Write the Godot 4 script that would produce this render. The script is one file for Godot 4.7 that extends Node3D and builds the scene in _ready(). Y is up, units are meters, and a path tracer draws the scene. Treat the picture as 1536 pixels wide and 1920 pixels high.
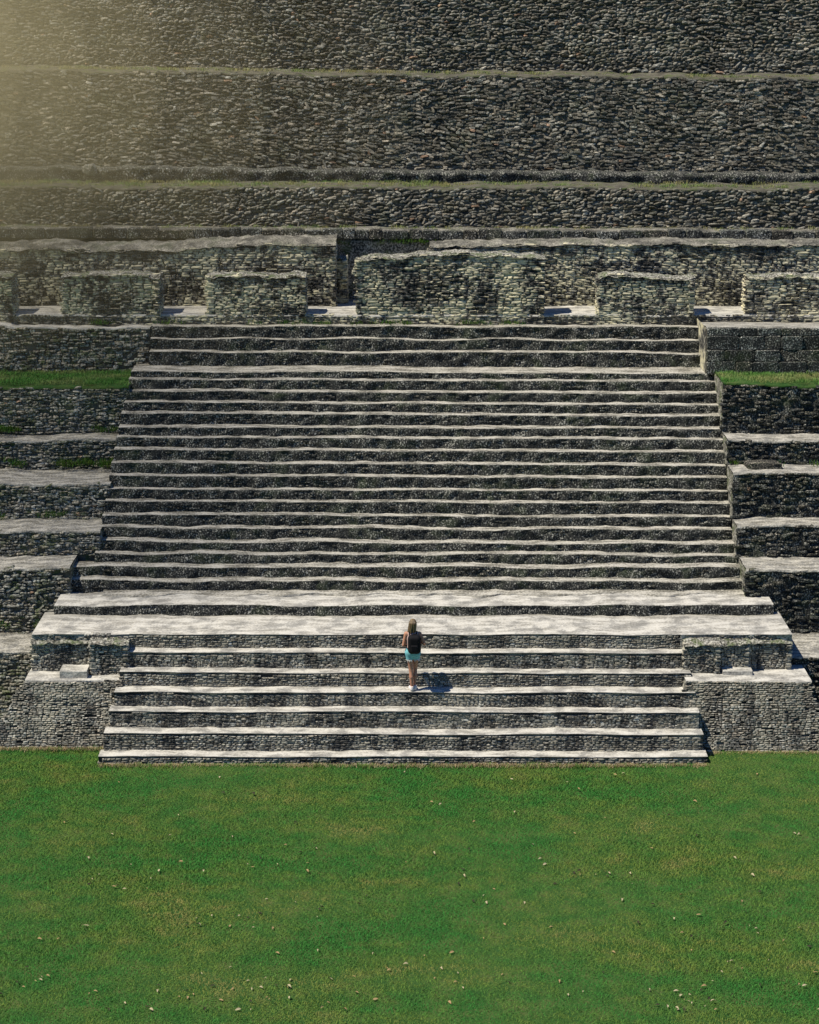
extends Node3D
# A Maya pyramid seen from across its lawn. Units are metres, x runs along the facade, the pyramid rises towards -z.

var N := FastNoiseLite.new()
var rng := RandomNumberGenerator.new()
var M := {}
var stone_meshes := []
var slab_meshes := []
var taken := {}

# ---------------------------------------------------------------- names and tags
func numbered(called: String) -> String:
	if not taken.has(called):
		taken[called] = 0
		return called
	taken[called] += 1
	return "%s_%03d" % [called, taken[called]]

func thing(called: String, label: String, category: String, at := Vector3.ZERO, group := "") -> Node3D:
	var o := Node3D.new()
	o.name = numbered(called)
	add_child(o)
	o.position = at
	tag(o, label, category, group, "thing")
	return o

func tag(o: Node3D, label: String, category: String, group := "", kind := "") -> void:
	o.set_meta("label", label)
	o.set_meta("category", category)
	if group != "":
		o.set_meta("group", group)
	if kind != "":
		o.set_meta("kind", kind)

func put(called: String, mesh: Mesh, mat: Material, parent: Node3D) -> MeshInstance3D:
	var o := MeshInstance3D.new()
	o.name = numbered(called) if parent == self else called
	o.mesh = mesh
	o.material_override = mat
	parent.add_child(o, true)
	return o

# ---------------------------------------------------------------- noise helpers
func n2(x: float, y: float) -> float:
	return N.get_noise_2d(x, y)

func n3(x: float, y: float, z: float) -> float:
	return N.get_noise_3d(x, y, z)

# ---------------------------------------------------------------- textures
func seamless(sd: int, freq: float, oct: int, w: int, h: int, kind := FastNoiseLite.TYPE_SIMPLEX_SMOOTH) -> Image:
	var f := FastNoiseLite.new()
	f.seed = sd
	f.noise_type = kind
	f.frequency = freq
	f.fractal_type = FastNoiseLite.FRACTAL_FBM
	f.fractal_octaves = oct
	f.fractal_gain = 0.55
	if kind == FastNoiseLite.TYPE_CELLULAR:
		f.cellular_return_type = FastNoiseLite.RETURN_CELL_VALUE
	var im := f.get_seamless_image(w, h, false, false, 0.12, true)
	im.convert(Image.FORMAT_L8)
	return im

func lut(stops: Array) -> PackedByteArray:
	# stops: [position, linear colour with alpha]
	var out := PackedByteArray()
	out.resize(1024)
	for i in 256:
		var t := i / 255.0
		var c: Color = stops[0][1]
		for k in stops.size() - 1:
			var a: float = stops[k][0]
			var b: float = stops[k + 1][0]
			if t >= a:
				var ca: Color = stops[k][1]
				var cb: Color = stops[k + 1][1]
				c = ca.lerp(cb, clampf((t - a) / maxf(b - a, 0.0001), 0.0, 1.0))
		var s := c.linear_to_srgb()
		out[i * 4] = int(clampf(s.r, 0, 1) * 255.0)
		out[i * 4 + 1] = int(clampf(s.g, 0, 1) * 255.0)
		out[i * 4 + 2] = int(clampf(s.b, 0, 1) * 255.0)
		out[i * 4 + 3] = int(clampf(c.a, 0, 1) * 255.0)
	return out

func painted(a: Image, wa: float, b: Image, wb: float, bias: float, stops: Array) -> ImageTexture:
	var w := a.get_width()
	var h := a.get_height()
	var da := a.get_data()
	var db := b.get_data()
	var table := lut(stops)
	var out := PackedByteArray()
	out.resize(w * h * 4)
	for i in w * h:
		var v := int(clampf(da[i] * wa + db[i] * wb + bias * 255.0, 0.0, 255.0)) * 4
		var j := i * 4
		out[j] = table[v]
		out[j + 1] = table[v + 1]
		out[j + 2] = table[v + 2]
		out[j + 3] = table[v + 3]
	return ImageTexture.create_from_image(Image.create_from_data(w, h, false, Image.FORMAT_RGBA8, out))

func blend(a: Image, wa: float, b: Image, wb: float, bias: float) -> Image:
	var da := a.get_data()
	var db := b.get_data()
	var off := bias * 255.0
	for i in da.size():
		da[i] = int(clampf(da[i] * wa + db[i] * wb + off, 0.0, 255.0))
	return Image.create_from_data(a.get_width(), a.get_height(), false, Image.FORMAT_L8, da)

func grey(v: float, warm := 0.0, a := 1.0) -> Color:
	return Color(v * (1.0 + warm), v, v * (1.0 - warm), a)

func stone_material(tex: Texture2D, tile: float, bump: Texture2D, bump_cm: float, over: Texture2D = null, over_tile := 12.0) -> StandardMaterial3D:
	var m := StandardMaterial3D.new()
	m.albedo_texture = tex
	m.vertex_color_use_as_albedo = true
	m.roughness = 0.95
	m.metallic_specular = 0.25
	m.uv1_triplanar = true
	m.uv1_world_triplanar = true
	m.uv1_triplanar_sharpness = 4.0
	m.uv1_scale = Vector3.ONE / tile
	if bump:
		m.heightmap_enabled = true
		m.heightmap_texture = bump
		m.heightmap_scale = bump_cm
	if over:
		m.detail_enabled = true
		m.detail_uv_layer = BaseMaterial3D.DETAIL_UV_2
		m.detail_albedo = over
		m.detail_blend_mode = BaseMaterial3D.BLEND_MODE_MIX
		m.uv2_triplanar = true
		m.uv2_world_triplanar = true
		m.uv2_triplanar_sharpness = 4.0
		m.uv2_scale = Vector3.ONE / over_tile
	return m

func tints(base: StandardMaterial3D, n: int, lo: float, hi: float) -> Array:
	var out := []
	for i in n:
		var m: StandardMaterial3D = base.duplicate()
		var v := lerpf(lo, hi, i / float(n - 1))
		m.albedo_color = grey(v, [0.0, 0.05, -0.02, 0.08][i % 4]).linear_to_srgb()
		out.append(m)
	return out

func materials() -> void:
	var fine := seamless(11, 0.045, 4, 1024, 1024)
	var fine2 := seamless(12, 0.13, 3, 1024, 1024)
	var mid := seamless(19, 0.075, 4, 1024, 1024)
	var coarse := seamless(13, 0.008, 4, 1024, 1024)
	var coarse2 := seamless(14, 0.012, 5, 1024, 1024)
	var streak := seamless(15, 0.016, 5, 1024, 340)
	streak.resize(1024, 1024, Image.INTERPOLATE_CUBIC)
	var thin := seamless(21, 0.11, 3, 1024, 256)
	thin.resize(1024, 1024, Image.INTERPOLATE_CUBIC)
	var bed := seamless(16, 0.022, 5, 300, 1024)
	bed.resize(1024, 1024, Image.INTERPOLATE_CUBIC)
	var bump := ImageTexture.create_from_image(fine)
	var bump2 := ImageTexture.create_from_image(fine2)

	# weathered limestone with black lichen: risers and plastered faces
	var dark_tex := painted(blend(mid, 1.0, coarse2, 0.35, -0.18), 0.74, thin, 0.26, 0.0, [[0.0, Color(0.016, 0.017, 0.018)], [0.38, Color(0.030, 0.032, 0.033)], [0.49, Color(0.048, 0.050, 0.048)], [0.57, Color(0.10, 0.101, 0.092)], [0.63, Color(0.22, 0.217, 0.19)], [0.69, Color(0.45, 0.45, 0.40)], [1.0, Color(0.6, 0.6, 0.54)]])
	# masonry of thin slabs: greyer
	var slab_tex := painted(mid, 0.68, bed, 0.32, 0.0, [[0.0, grey(0.015)], [0.34, Color(0.05, 0.051, 0.047)], [0.46, Color(0.18, 0.177, 0.153)], [0.55, Color(0.37, 0.36, 0.31)], [0.66, Color(0.58, 0.565, 0.50)], [1.0, Color(0.65, 0.63, 0.55)]])
	# rubble: browner
	var rubble_tex := painted(mid, 0.6, coarse, 0.4, 0.0, [[0.0, grey(0.04)], [0.35, Color(0.09, 0.087, 0.077)], [0.5, Color(0.20, 0.192, 0.165)], [0.65, Color(0.35, 0.335, 0.285)], [1.0, Color(0.55, 0.52, 0.45)]])
	# bare trodden limestone: treads and landings
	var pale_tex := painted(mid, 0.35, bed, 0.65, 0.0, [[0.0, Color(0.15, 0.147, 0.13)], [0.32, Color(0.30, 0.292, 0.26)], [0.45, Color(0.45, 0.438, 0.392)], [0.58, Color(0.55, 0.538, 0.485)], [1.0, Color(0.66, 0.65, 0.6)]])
	# mortar and earth behind the stones
	var core_tex := painted(fine2, 0.6, coarse, 0.4, 0.0, [[0.0, Color(0.05, 0.046, 0.038)], [0.4, Color(0.10, 0.094, 0.078)], [0.6, Color(0.16, 0.15, 0.122)], [1.0, Color(0.28, 0.265, 0.215)]])
	var mortar_tex := painted(mid, 0.6, coarse, 0.4, 0.0, [[0.0, grey(0.05)], [0.4, Color(0.10, 0.098, 0.086)], [0.6, Color(0.17, 0.166, 0.142)], [1.0, Color(0.32, 0.31, 0.265)]])
	# overlays
	var streak_over := painted(streak, 0.7, coarse, 0.3, 0.0, [[0.0, Color(0.018, 0.02, 0.026, 0.9)], [0.36, Color(0.022, 0.025, 0.03, 0.75)], [0.46, Color(0.04, 0.042, 0.044, 0.25)], [0.5, Color(0.2, 0.2, 0.17, 0.0)], [0.57, Color(0.33, 0.32, 0.26, 0.45)], [0.7, Color(0.42, 0.405, 0.33, 0.7)], [1.0, Color(0.46, 0.44, 0.36, 0.8)]])
	var moss_over := painted(coarse2, 0.8, fine, 0.2, 0.0, [[0.0, Color(0.012, 0.015, 0.016, 0.8)], [0.40, Color(0.02, 0.023, 0.022, 0.35)], [0.50, Color(0.05, 0.06, 0.03, 0.0)], [0.64, Color(0.05, 0.07, 0.03, 0.25)], [1.0, Color(0.055, 0.09, 0.03, 0.6)]])
	var cream_over := painted(blend(coarse2, 0.62, bed, 0.30, 0.04), 0.66, mid, 0.34, 0.0, [[0.0, Color(0.016, 0.018, 0.021, 0.9)], [0.40, Color(0.022, 0.024, 0.026, 0.86)], [0.465, Color(0.04, 0.042, 0.042, 0.65)], [0.49, Color(0.2, 0.19, 0.15, 0.15)], [0.52, Color(0.52, 0.485, 0.34, 0.7)], [0.57, Color(0.66, 0.62, 0.43, 0.95)], [1.0, Color(0.72, 0.67, 0.46, 0.97)]])
	var stain_over := painted(coarse2, 0.7, fine2, 0.3, 0.0, [[0.0, Color(0.13, 0.13, 0.125, 0.85)], [0.38, Color(0.19, 0.19, 0.18, 0.55)], [0.50, Color(0.3, 0.3, 0.28, 0.0)], [1.0, Color(0.5, 0.5, 0.45, 0.0)]])

	M.dark = stone_material(dark_tex, 4.5, bump2, 2.5, moss_over, 13.0)
	M.slab = stone_material(slab_tex, 6.5, null, 0.0, streak_over, 9.0)
	M.build = stone_material(slab_tex, 6.0, null, 0.0, cream_over, 17.0)
	M.mortar = stone_material(mortar_tex, 4.0, null, 0.0, streak_over, 9.0)
	M.build_mortar = stone_material(mortar_tex, 4.0, null, 0.0, cream_over, 17.0)
	M.rubble = stone_material(rubble_tex, 5.0, null, 0.0, moss_over, 17.0)
	var moss_deep := painted(coarse2, 0.7, mid, 0.3, 0.0, [[0.0, Color(0.02, 0.022, 0.016, 0.8)], [0.40, Color(0.03, 0.032, 0.022, 0.3)], [0.48, Color(0.05, 0.06, 0.03, 0.0)], [0.56, Color(0.075, 0.09, 0.035, 0.4)], [0.7, Color(0.07, 0.105, 0.03, 0.75)], [1.0, Color(0.07, 0.12, 0.03, 0.9)]])
	M.rough = stone_material(slab_tex, 5.7, null, 0.0, moss_deep, 7.0)
	M.pale = stone_material(pale_tex, 6.0, bump, 0.8, stain_over, 8.0)
	M.mosscore = stone_material(core_tex, 4.0, null, 0.0, moss_deep, 6.0)
	M.lowwall = stone_material(dark_tex, 5.2, bump2, 2.0, moss_over, 5.0)
	var ledge_tex := painted(mid, 0.45, bed, 0.55, 0.0, [[0.0, Color(0.07, 0.068, 0.055)], [0.36, Color(0.17, 0.163, 0.138)], [0.48, Color(0.31, 0.30, 0.26)], [0.6, Color(0.45, 0.435, 0.38)], [1.0, Color(0.62, 0.60, 0.54)]])
	M.ledge = stone_material(ledge_tex, 5.3, bump, 2.0, stain_over, 4.0)
	M.pale_line = stone_material(ledge_tex, 6.1, bump, 1.5, null)
	M.core = stone_material(core_tex, 4.0, null, 0.0)
	for k in ["slab", "build", "rubble", "rough", "dark"]:
		M[k + "_tints"] = tints(M[k], 7, 0.68, 1.5)

	# lawn
	var soil_tex := painted(fine2, 0.5, coarse2, 0.5, 0.0, [[0.0, Color(0.02, 0.06, 0.016)], [0.4, Color(0.03, 0.085, 0.02)], [0.55, Color(0.05, 0.1, 0.025)], [0.7, Color(0.08, 0.11, 0.035)], [1.0, Color(0.12, 0.115, 0.05)]])
	M.soil = stone_material(soil_tex, 9.0, null, 0.0)
	var g := StandardMaterial3D.new()
	g.vertex_color_use_as_albedo = true
	g.roughness = 0.8
	g.metallic_specular = 0.08
	g.cull_mode = BaseMaterial3D.CULL_DISABLED
	g.backlight_enabled = true
	g.backlight = Color(0.35, 0.35, 0.2)
	M.grass = g

func plain(c: Color, rough := 0.8) -> StandardMaterial3D:
	var m := StandardMaterial3D.new()
	m.albedo_color = c.linear_to_srgb()
	m.roughness = rough
	m.metallic_specular = 0.3
	return m

# ---------------------------------------------------------------- mesh helpers
func grid_mesh(rows: Array, smooth := true) -> ArrayMesh:
	# rows[i] is a PackedVector3Array of equal length; i runs along x, j up and over the profile
	var w := rows.size()
	var h: int = rows[0].size()
	var v := PackedVector3Array()
	var nn := PackedVector3Array()
	var ix := PackedInt32Array()
	for r in rows:
		v.append_array(r)
	nn.resize(v.size())
	for i in w - 1:
		for j in h - 1:
			var a := i * h + j
			var b := a + 1
			var c := a + h + 1
			var d := a + h
			var nrm := (v[d] - v[a]).cross(v[b] - v[a]) + (v[b] - v[c]).cross(v[d] - v[c])
			nn[a] += nrm
			nn[b] += nrm
			nn[c] += nrm
			nn[d] += nrm
			ix.append_array([a, b, c, a, c, d])
	for i in nn.size():
		nn[i] = nn[i].normalized()
	var arr := []
	arr.resize(Mesh.ARRAY_MAX)
	arr[Mesh.ARRAY_VERTEX] = v
	arr[Mesh.ARRAY_NORMAL] = nn
	arr[Mesh.ARRAY_INDEX] = ix
	var m := ArrayMesh.new()
	m.add_surface_from_arrays(Mesh.PRIMITIVE_TRIANGLES, arr)
	return m

func span(a: float, b: float, step: float) -> Array:
	var n := maxi(1, int(ceil((b - a) / step)))
	var out := []
	for i in n + 1:
		out.append(lerpf(a, b, i / float(n)))
	return out

func ribbon(xs: Array, profile: Callable) -> ArrayMesh:
	# profile(x) -> PackedVector3Array from the front foot, up and over
	var rows := []
	for x in xs:
		rows.append(profile.call(x))
	return grid_mesh(rows)

func solid(xs: Array, profile: Callable) -> ArrayMesh:
	# a closed body: profile(x) is a closed outline (first point not repeated); flat shaded, with end caps
	var st := SurfaceTool.new()
	st.begin(Mesh.PRIMITIVE_TRIANGLES)
	st.set_smooth_group(-1)
	var prev: PackedVector3Array
	for k in xs.size():
		var p: PackedVector3Array = profile.call(xs[k])
		var n := p.size()
		if k > 0:
			for j in n:
				var q := (j + 1) % n
				for t in [prev[j], prev[q], p[q], prev[j], p[q], p[j]]:
					st.add_vertex(t)
		if k == 0 or k == xs.size() - 1:
			var mid := Vector3.ZERO
			for t in p:
				mid += t / n
			for j in n:
				var q := (j + 1) % n
				if k == 0:
					st.add_vertex(mid); st.add_vertex(p[q]); st.add_vertex(p[j])
				else:
					st.add_vertex(mid); st.add_vertex(p[j]); st.add_vertex(p[q])
		prev = p
	st.generate_normals()
	return st.commit()

func make_stone(sd: int, boxy: float) -> ArrayMesh:
	# unit stone: x and y within +-0.5, back at z = -0.5, uneven face near z = 0.5
	var r := RandomNumberGenerator.new()
	r.seed = sd
	var ring := []
	for k in 8:
		var a := (k + 0.5) * TAU / 8.0
		var c := cos(a)
		var s := sin(a)
		var e := lerpf(2.2, 7.0, boxy)
		var q := 1.0 / pow(pow(absf(c), e) + pow(absf(s), e), 1.0 / e)
		var square := Vector2(signf(c) * (0.5 if absf(c) > absf(s) else 0.43), signf(s) * (0.5 if absf(s) > absf(c) else 0.33))
		ring.append((Vector2(c, s) * 0.5 * q).lerp(square, boxy) * lerpf(r.randf_range(0.86, 1.06), r.randf_range(0.94, 1.04), boxy))
	var back := []
	var mid := []
	var front := []
	for k in 8:
		var p: Vector2 = ring[k]
		back.append(Vector3(p.x * 0.9, p.y * 0.9, -0.5))
		mid.append(Vector3(p.x, p.y, r.randf_range(0.08, 0.25) + 0.15 * boxy))
		var f := lerpf(r.randf_range(0.6, 0.8), r.randf_range(0.82, 0.95), boxy)
		front.append(Vector3(p.x * f, p.y * f, r.randf_range(0.36, 0.52)))
	var top := Vector3(r.randf_range(-0.1, 0.1), r.randf_range(-0.1, 0.1), r.randf_range(0.45, 0.58))
	var st := SurfaceTool.new()
	st.begin(Mesh.PRIMITIVE_TRIANGLES)
	st.set_smooth_group(-1)
	for k in 8:
		var q := (k + 1) % 8
		for t in [back[k], mid[q], mid[k], back[k], back[q], mid[q], mid[k], front[q], front[k], mid[k], mid[q], front[q], front[k], front[q], top]:
			st.add_vertex(t)
	st.generate_normals()
	return st.commit()

# ---------------------------------------------------------------- masonry
# Lays stones on the plane at o, spanned by ud (along) and wd (up), facing nd. The biggest become parts of their own, the rest one mass.
func masonry(parent: Node3D, o: Vector3, ud: Vector3, wd: Vector3, U: float, W: float, style: Dictionary, quota: int, inside = null) -> void:
	var nd := ud.cross(wd).normalized()
	var pool: Array = stone_meshes if style.round else slab_meshes
	var list := []
	var w := 0.0
	var row := 0
	while w < W:
		var ch: float = rng.randf_range(style.h.x, style.h.y)
		var u: float = -rng.randf() * style.w.x
		while u < U:
			var cw: float = rng.randf_range(style.w.x, style.w.y)
			if rng.randf() < style.get("big", 0.0):
				cw *= 1.5
			var cu: float = u + cw * 0.5
			var sag: float = n2(cu * 0.6 + o.x, w * 0.7 + o.y * 3.0) * style.get("wave", 0.03)
			var cw2: float = w + ch * 0.5 + sag
			u += cw
			if cu < 0.02 or cu > U - 0.02 or cw2 > W:
				continue
			if inside != null and not inside.call(cu, cw2):
				continue
			if rng.randf() < style.get("miss", 0.0):
				continue
			var ang: float = rng.randfn() * float(style.rot)
			var zone: float = n3(cu * 0.35 + o.x, w * 0.5 + o.y, o.z)
			ang += zone * float(style.get("swirl", 0.0))
			if rng.randf() < style.get("odd", 0.0):
				ang += rng.randf_range(-1.2, 1.2)
			var hh: float = ch * rng.randf_range(0.86, 1.12)
			var bx := ud.rotated(nd, ang)
			var by := nd.cross(bx)
			var dep: float = rng.randf_range(style.d.x, style.d.y)
			var flip := -1.0 if rng.randf() < 0.5 else 1.0
			var tilt := rng.randf_range(-0.18, 0.18) * float(style.get("tip", 1.0))
			var bz := nd.rotated(bx, tilt)
			var b: Basis = Basis(bx * flip * cw * style.get("fill", 0.97), by * flip * hh, bz * dep)
			var proud: float = rng.randf_range(style.p.x, style.p.y)
			var pos: Vector3 = o + ud * minf(cu, U - cw * 0.45) + wd * cw2 + nd * (proud - dep * 0.5)
			var tone := clampf(rng.randfn() * float(style.get("vary", 0.18)) + 1.0 + zone * 0.2, 0.5, 1.9)
			list.append({"t": Transform3D(b, pos), "a": cw * hh * (0.2 if absf(pos.x) > 11.3 else 1.0), "c": tone, "h": rng.randf()})
		w += ch
		row += 1
	list.sort_custom(func(p, q): return p.a > q.a)
	var tinted: Array = M[style.mat + "_tints"]
	for i in mini(quota, list.size()):
		var s: Dictionary = list[i]
		var k := clampi(int(round((s.c - 0.68) / 0.82 * 6.0)), 0, 6)
		var part := put("stone", pool[int(s.h * pool.size()) % pool.size()], tinted[k], parent)
		part.transform = s.t
	var rest := list.slice(quota)
	if rest.size():
		var mm := MultiMesh.new()
		mm.transform_format = MultiMesh.TRANSFORM_3D
		mm.use_colors = true
		mm.mesh = pool[rng.randi() % pool.size()]
		mm.instance_count = rest.size()
		for i in rest.size():
			var s: Dictionary = rest[i]
			mm.set_instance_transform(i, s.t)
			mm.set_instance_color(i, grey(s.c, (s.h - 0.4) * 0.12) if s.h > 0.012 or not style.round else Color(s.c * 1.5, s.c * 1.05, s.c * 0.85))
		var mi := MultiMeshInstance3D.new()
		mi.name = "small_stones"
		mi.multimesh = mm
		mi.material_override = M[style.mat]
		mi.set_meta("kind", "stuff")
		parent.add_child(mi, true)

var SLAB := {"h": Vector2(0.034, 0.062), "w": Vector2(0.06, 0.18), "d": Vector2(0.10, 0.16), "p": Vector2(0.003, 0.016), "rot": 0.04, "round": false, "mat": "slab", "wave": 0.02, "miss": 0.04, "big": 0.08, "fill": 0.98, "tip": 0.7}
var WALLING := {"h": Vector2(0.045, 0.085), "w": Vector2(0.11, 0.36), "d": Vector2(0.12, 0.2), "p": Vector2(0.008, 0.03), "rot": 0.03, "round": false, "mat": "build", "wave": 0.03, "miss": 0.06, "big": 0.1, "fill": 0.98, "tip": 0.8}
var ROUGH := {"h": Vector2(0.05, 0.095), "w": Vector2(0.08, 0.25), "d": Vector2(0.14, 0.24), "p": Vector2(-0.03, 0.022), "rot": 0.10, "round": true, "mat": "rough", "wave": 0.06, "miss": 0.08, "odd": 0.05, "big": 0.06, "fill": 1.12}
var RUBBLE := {"h": Vector2(0.042, 0.09), "w": Vector2(0.08, 0.26), "d": Vector2(0.14, 0.24), "p": Vector2(-0.03, 0.06), "rot": 0.14, "round": true, "mat": "rubble", "wave": 0.16, "miss": 0.02, "odd": 0.09, "big": 0.06, "swirl": 0.2, "tip": 2.0, "fill": 1.05, "vary": 0.34}

# ---------------------------------------------------------------- stair steps
func step_part(parent: Node3D, x0: float, x1: float, y0: float, y1: float, zf: float, zb: float, sd: float, opt: Dictionary) -> Node3D:
	var s := Node3D.new()
	s.name = "step"
	parent.add_child(s, true)
	var tilt: float = opt.get("tilt", 0.0)
	var wob: float = opt.get("wob", 0.02)
	var rough: float = opt.get("rough", 0.02)
	var lip: float = opt.get("lip", 0.0)
	var ez: float = 0.25 if lip > 0.0 else 1.0
	var top := func(x: float) -> float:
		return y1 - tilt * x + n2(x * 0.3, sd) * wob * 1.8 + n2(x * 1.1, sd + 9.0) * wob * 0.35
	var edge := func(x: float) -> float:
		return zf + n2(x * 0.5, sd + 31.0) * 0.05 * ez + n2(x * 2.1, sd + 57.0) * 0.022 * ez
	var xs := span(x0, x1, 0.055)
	var riser := func(x: float) -> PackedVector3Array:
		var p := PackedVector3Array()
		var yt: float = top.call(x)
		var ze: float = edge.call(x)
		p.append(Vector3(x, y0 - 0.12 - tilt * x, ze + 0.03))
		for k in 7:
			var t := k / 6.0
			var y := lerpf(y0 - tilt * x - 0.02, yt - 0.045, t)
			var out := n3(x * 2.3, y * 2.6, sd) * rough * 1.6 + n3(x * 6.5, y * 6.5, sd) * rough
			p.append(Vector3(x, y, ze - lip + lerpf(0.025, 0.0, t) * (1.0 if lip == 0.0 else 0.2) + out))
		p.append(Vector3(x, yt - 0.012, ze - lip * 0.4 - 0.004))
		p.append(Vector3(x, yt - 0.004 - 0.012 * absf(n2(x * 4.0, sd)), ze - 0.02 - 0.03 * absf(n2(x * 2.6, sd + 4.0))))
		return p
	var tread := func(x: float) -> PackedVector3Array:
		var p := PackedVector3Array()
		var yt: float = top.call(x)
		var ze: float = edge.call(x)
		var nick := maxf(0.0, n2(x * 2.3, sd + 77.0) - 0.3) * (0.02 if lip > 0.0 else 0.06)
		p.append(Vector3(x, yt - 0.02 - nick, ze - 0.02 - lip * 0.4))
		p.append(Vector3(x, yt - 0.006 - nick, ze - 0.02))
		p.append(Vector3(x, yt - nick * 0.6, ze - 0.045))
		for k in 4:
			var z := lerpf(ze - 0.08, zb - 0.14, k / 3.0)
			p.append(Vector3(x, yt + n2(x * 1.9, z * 1.9 + sd) * 0.014, z))
		p.append(Vector3(x, y0 - 0.12 - tilt * x, zb - 0.14))
		return p
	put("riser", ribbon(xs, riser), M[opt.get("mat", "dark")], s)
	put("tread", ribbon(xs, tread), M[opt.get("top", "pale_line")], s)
	# rough end faces
	for e in [x0, x1]:
		var a: PackedVector3Array = riser.call(e)
		var b: PackedVector3Array = tread.call(e)
		var outline := PackedVector3Array()
		outline.append_array(a)
		outline.append_array(b.slice(1))
		var rows := []
		for q in [0.0, 0.5, 1.0]:
			var line := PackedVector3Array()
			for t in outline:
				line.append(Vector3(e, lerpf(t.y, y0 - 0.12 - tilt * e, q), lerpf(t.z, zb - 0.1, q * 0.2)))
			rows.append(line)
		put("end_face", grid_mesh(rows), M[opt.get("mat", "dark")], s)
	if opt.has("stones"):
		var also = opt.get("inside")
		var fits := func(u: float, w: float) -> bool:
			return y0 + w < top.call(x0 + u) + tilt * (x0 + u) - 0.035 and (also == null or also.call(u, w))
		masonry(s, Vector3(x0, y0 - 0.01, zf - 0.03 if lip > 0.0 else zf - 0.005), Vector3(1, -tilt, 0).normalized(), Vector3.UP, x1 - x0, y1 - y0 + 0.02, opt.stones, opt.get("quota", 0), fits)
	return s

# ---------------------------------------------------------------- a terrace: battered wall with a ledge on top
func terrace(called: String, label: String, category: String, x0: float, x1: float, y0: float, z0: float, y1: float, z1: float, zback: float, style: Dictionary, quota: int, opt := {}) -> Node3D:
	var t := thing(called, label, category, Vector3.ZERO)
	var tilt: float = opt.get("tilt", 0.0)
	var sd: float = opt.get("seed", y1 * 7.0 + x0)
	var bump: float = opt.get("bump", 0.05)
	var e0: float = opt.get("end0", 0.0)   # how far the foot of each end spreads beyond its top
	var e1: float = opt.get("end1", 0.0)
	var low: float = opt.get("low", y0 - 0.4)
	var topy := func(x: float) -> float:
		return y1 - tilt * x + n2(x * 0.4, sd) * bump * 1.5 + n2(x * 1.9, sd + 3.0) * bump * 0.5
	var edge := func(x: float) -> float:
		return z1 + n2(x * 0.6, sd + 5.0) * (0.02 if style.size() else 0.06)
	var bat := (z0 - z1) / (y1 - y0)
	var wall := func(xq: float) -> PackedVector3Array:
		var p := PackedVector3Array()
		var f := (xq - x0) / (x1 - x0)
		var yt: float = topy.call(xq)
		var ze: float = edge.call(xq)
		for k in 9:
			var q := k / 8.0
			var y := lerpf(low, yt - 0.03, q)
			var x := xq + lerpf(-e0, e1, f) * (1.0 - q)
			p.append(Vector3(x, y, ze + (yt - y) * bat - 0.02 - opt.get("inset", 0.05 if style.size() else 0.02) + n3(x * 2.0, y * 2.0, sd) * opt.get("rough", 0.04)))
		return p
	var ledge := func(x: float) -> PackedVector3Array:
		var p := PackedVector3Array()
		var yt: float = topy.call(x)
		var ze: float = edge.call(x)
		p.append(Vector3(x, yt - 0.06, ze - 0.01))
		p.append(Vector3(x, yt - 0.015, ze - 0.012 + n2(x * 4.0, sd) * 0.03))
		p.append(Vector3(x, yt, ze - 0.05))
		for k in 5:
			var z := lerpf(ze - 0.12, zback - 0.35, k / 4.0)
			p.append(Vector3(x, yt + n2(x * 1.1, z * 1.6 + sd) * bump * 0.8 + opt.get("rise", 0.0) * k / 4.0, z))
		p.append(Vector3(x, low, zback - 0.35))
		return p
	var xs := span(x0, x1, 0.1)
	put("wall_face", ribbon(xs, wall), M[opt.get("face", "core")], t)
	put("ledge", ribbon(xs, ledge), M[opt.get("top", "pale")], t)
	for e in [x0, x1]:
		var a: PackedVector3Array = wall.call(e)
		var b: PackedVector3Array = ledge.call(e)
		var rows := []
		for q in 3:
			var line := PackedVector3Array()
			for p in a:
				var zq: float = lerpf(p.z, zback - 0.35, q / 2.0)
				line.append(Vector3(p.x, p.y, zq))
			rows.append(line)
		put("end_face", grid_mesh(rows), M[opt.get("cap", "rough")], t)
	if style.size():
		var wd := Vector3(0, y1 - y0, z1 - z0)
		var L := wd.length()
		var spread := maxf(e0, 0.0)
		var inside := func(u: float, w: float) -> bool:
			var q := 1.0 - w / L
			var x := x0 - spread + u
			return x > x0 - e0 * q and x < x1 + e1 * q and w < L - 0.03 + (topy.call(x) + tilt * x - y1)
		masonry(t, Vector3(x0 - spread, y0 + tilt * 0.0 - tilt * (x0 - spread), z0), Vector3(1, -tilt, 0).normalized(), wd / L, x1 - x0 + spread + maxf(e1, 0.0), L + 0.2, style, quota, inside)
	return t

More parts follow.
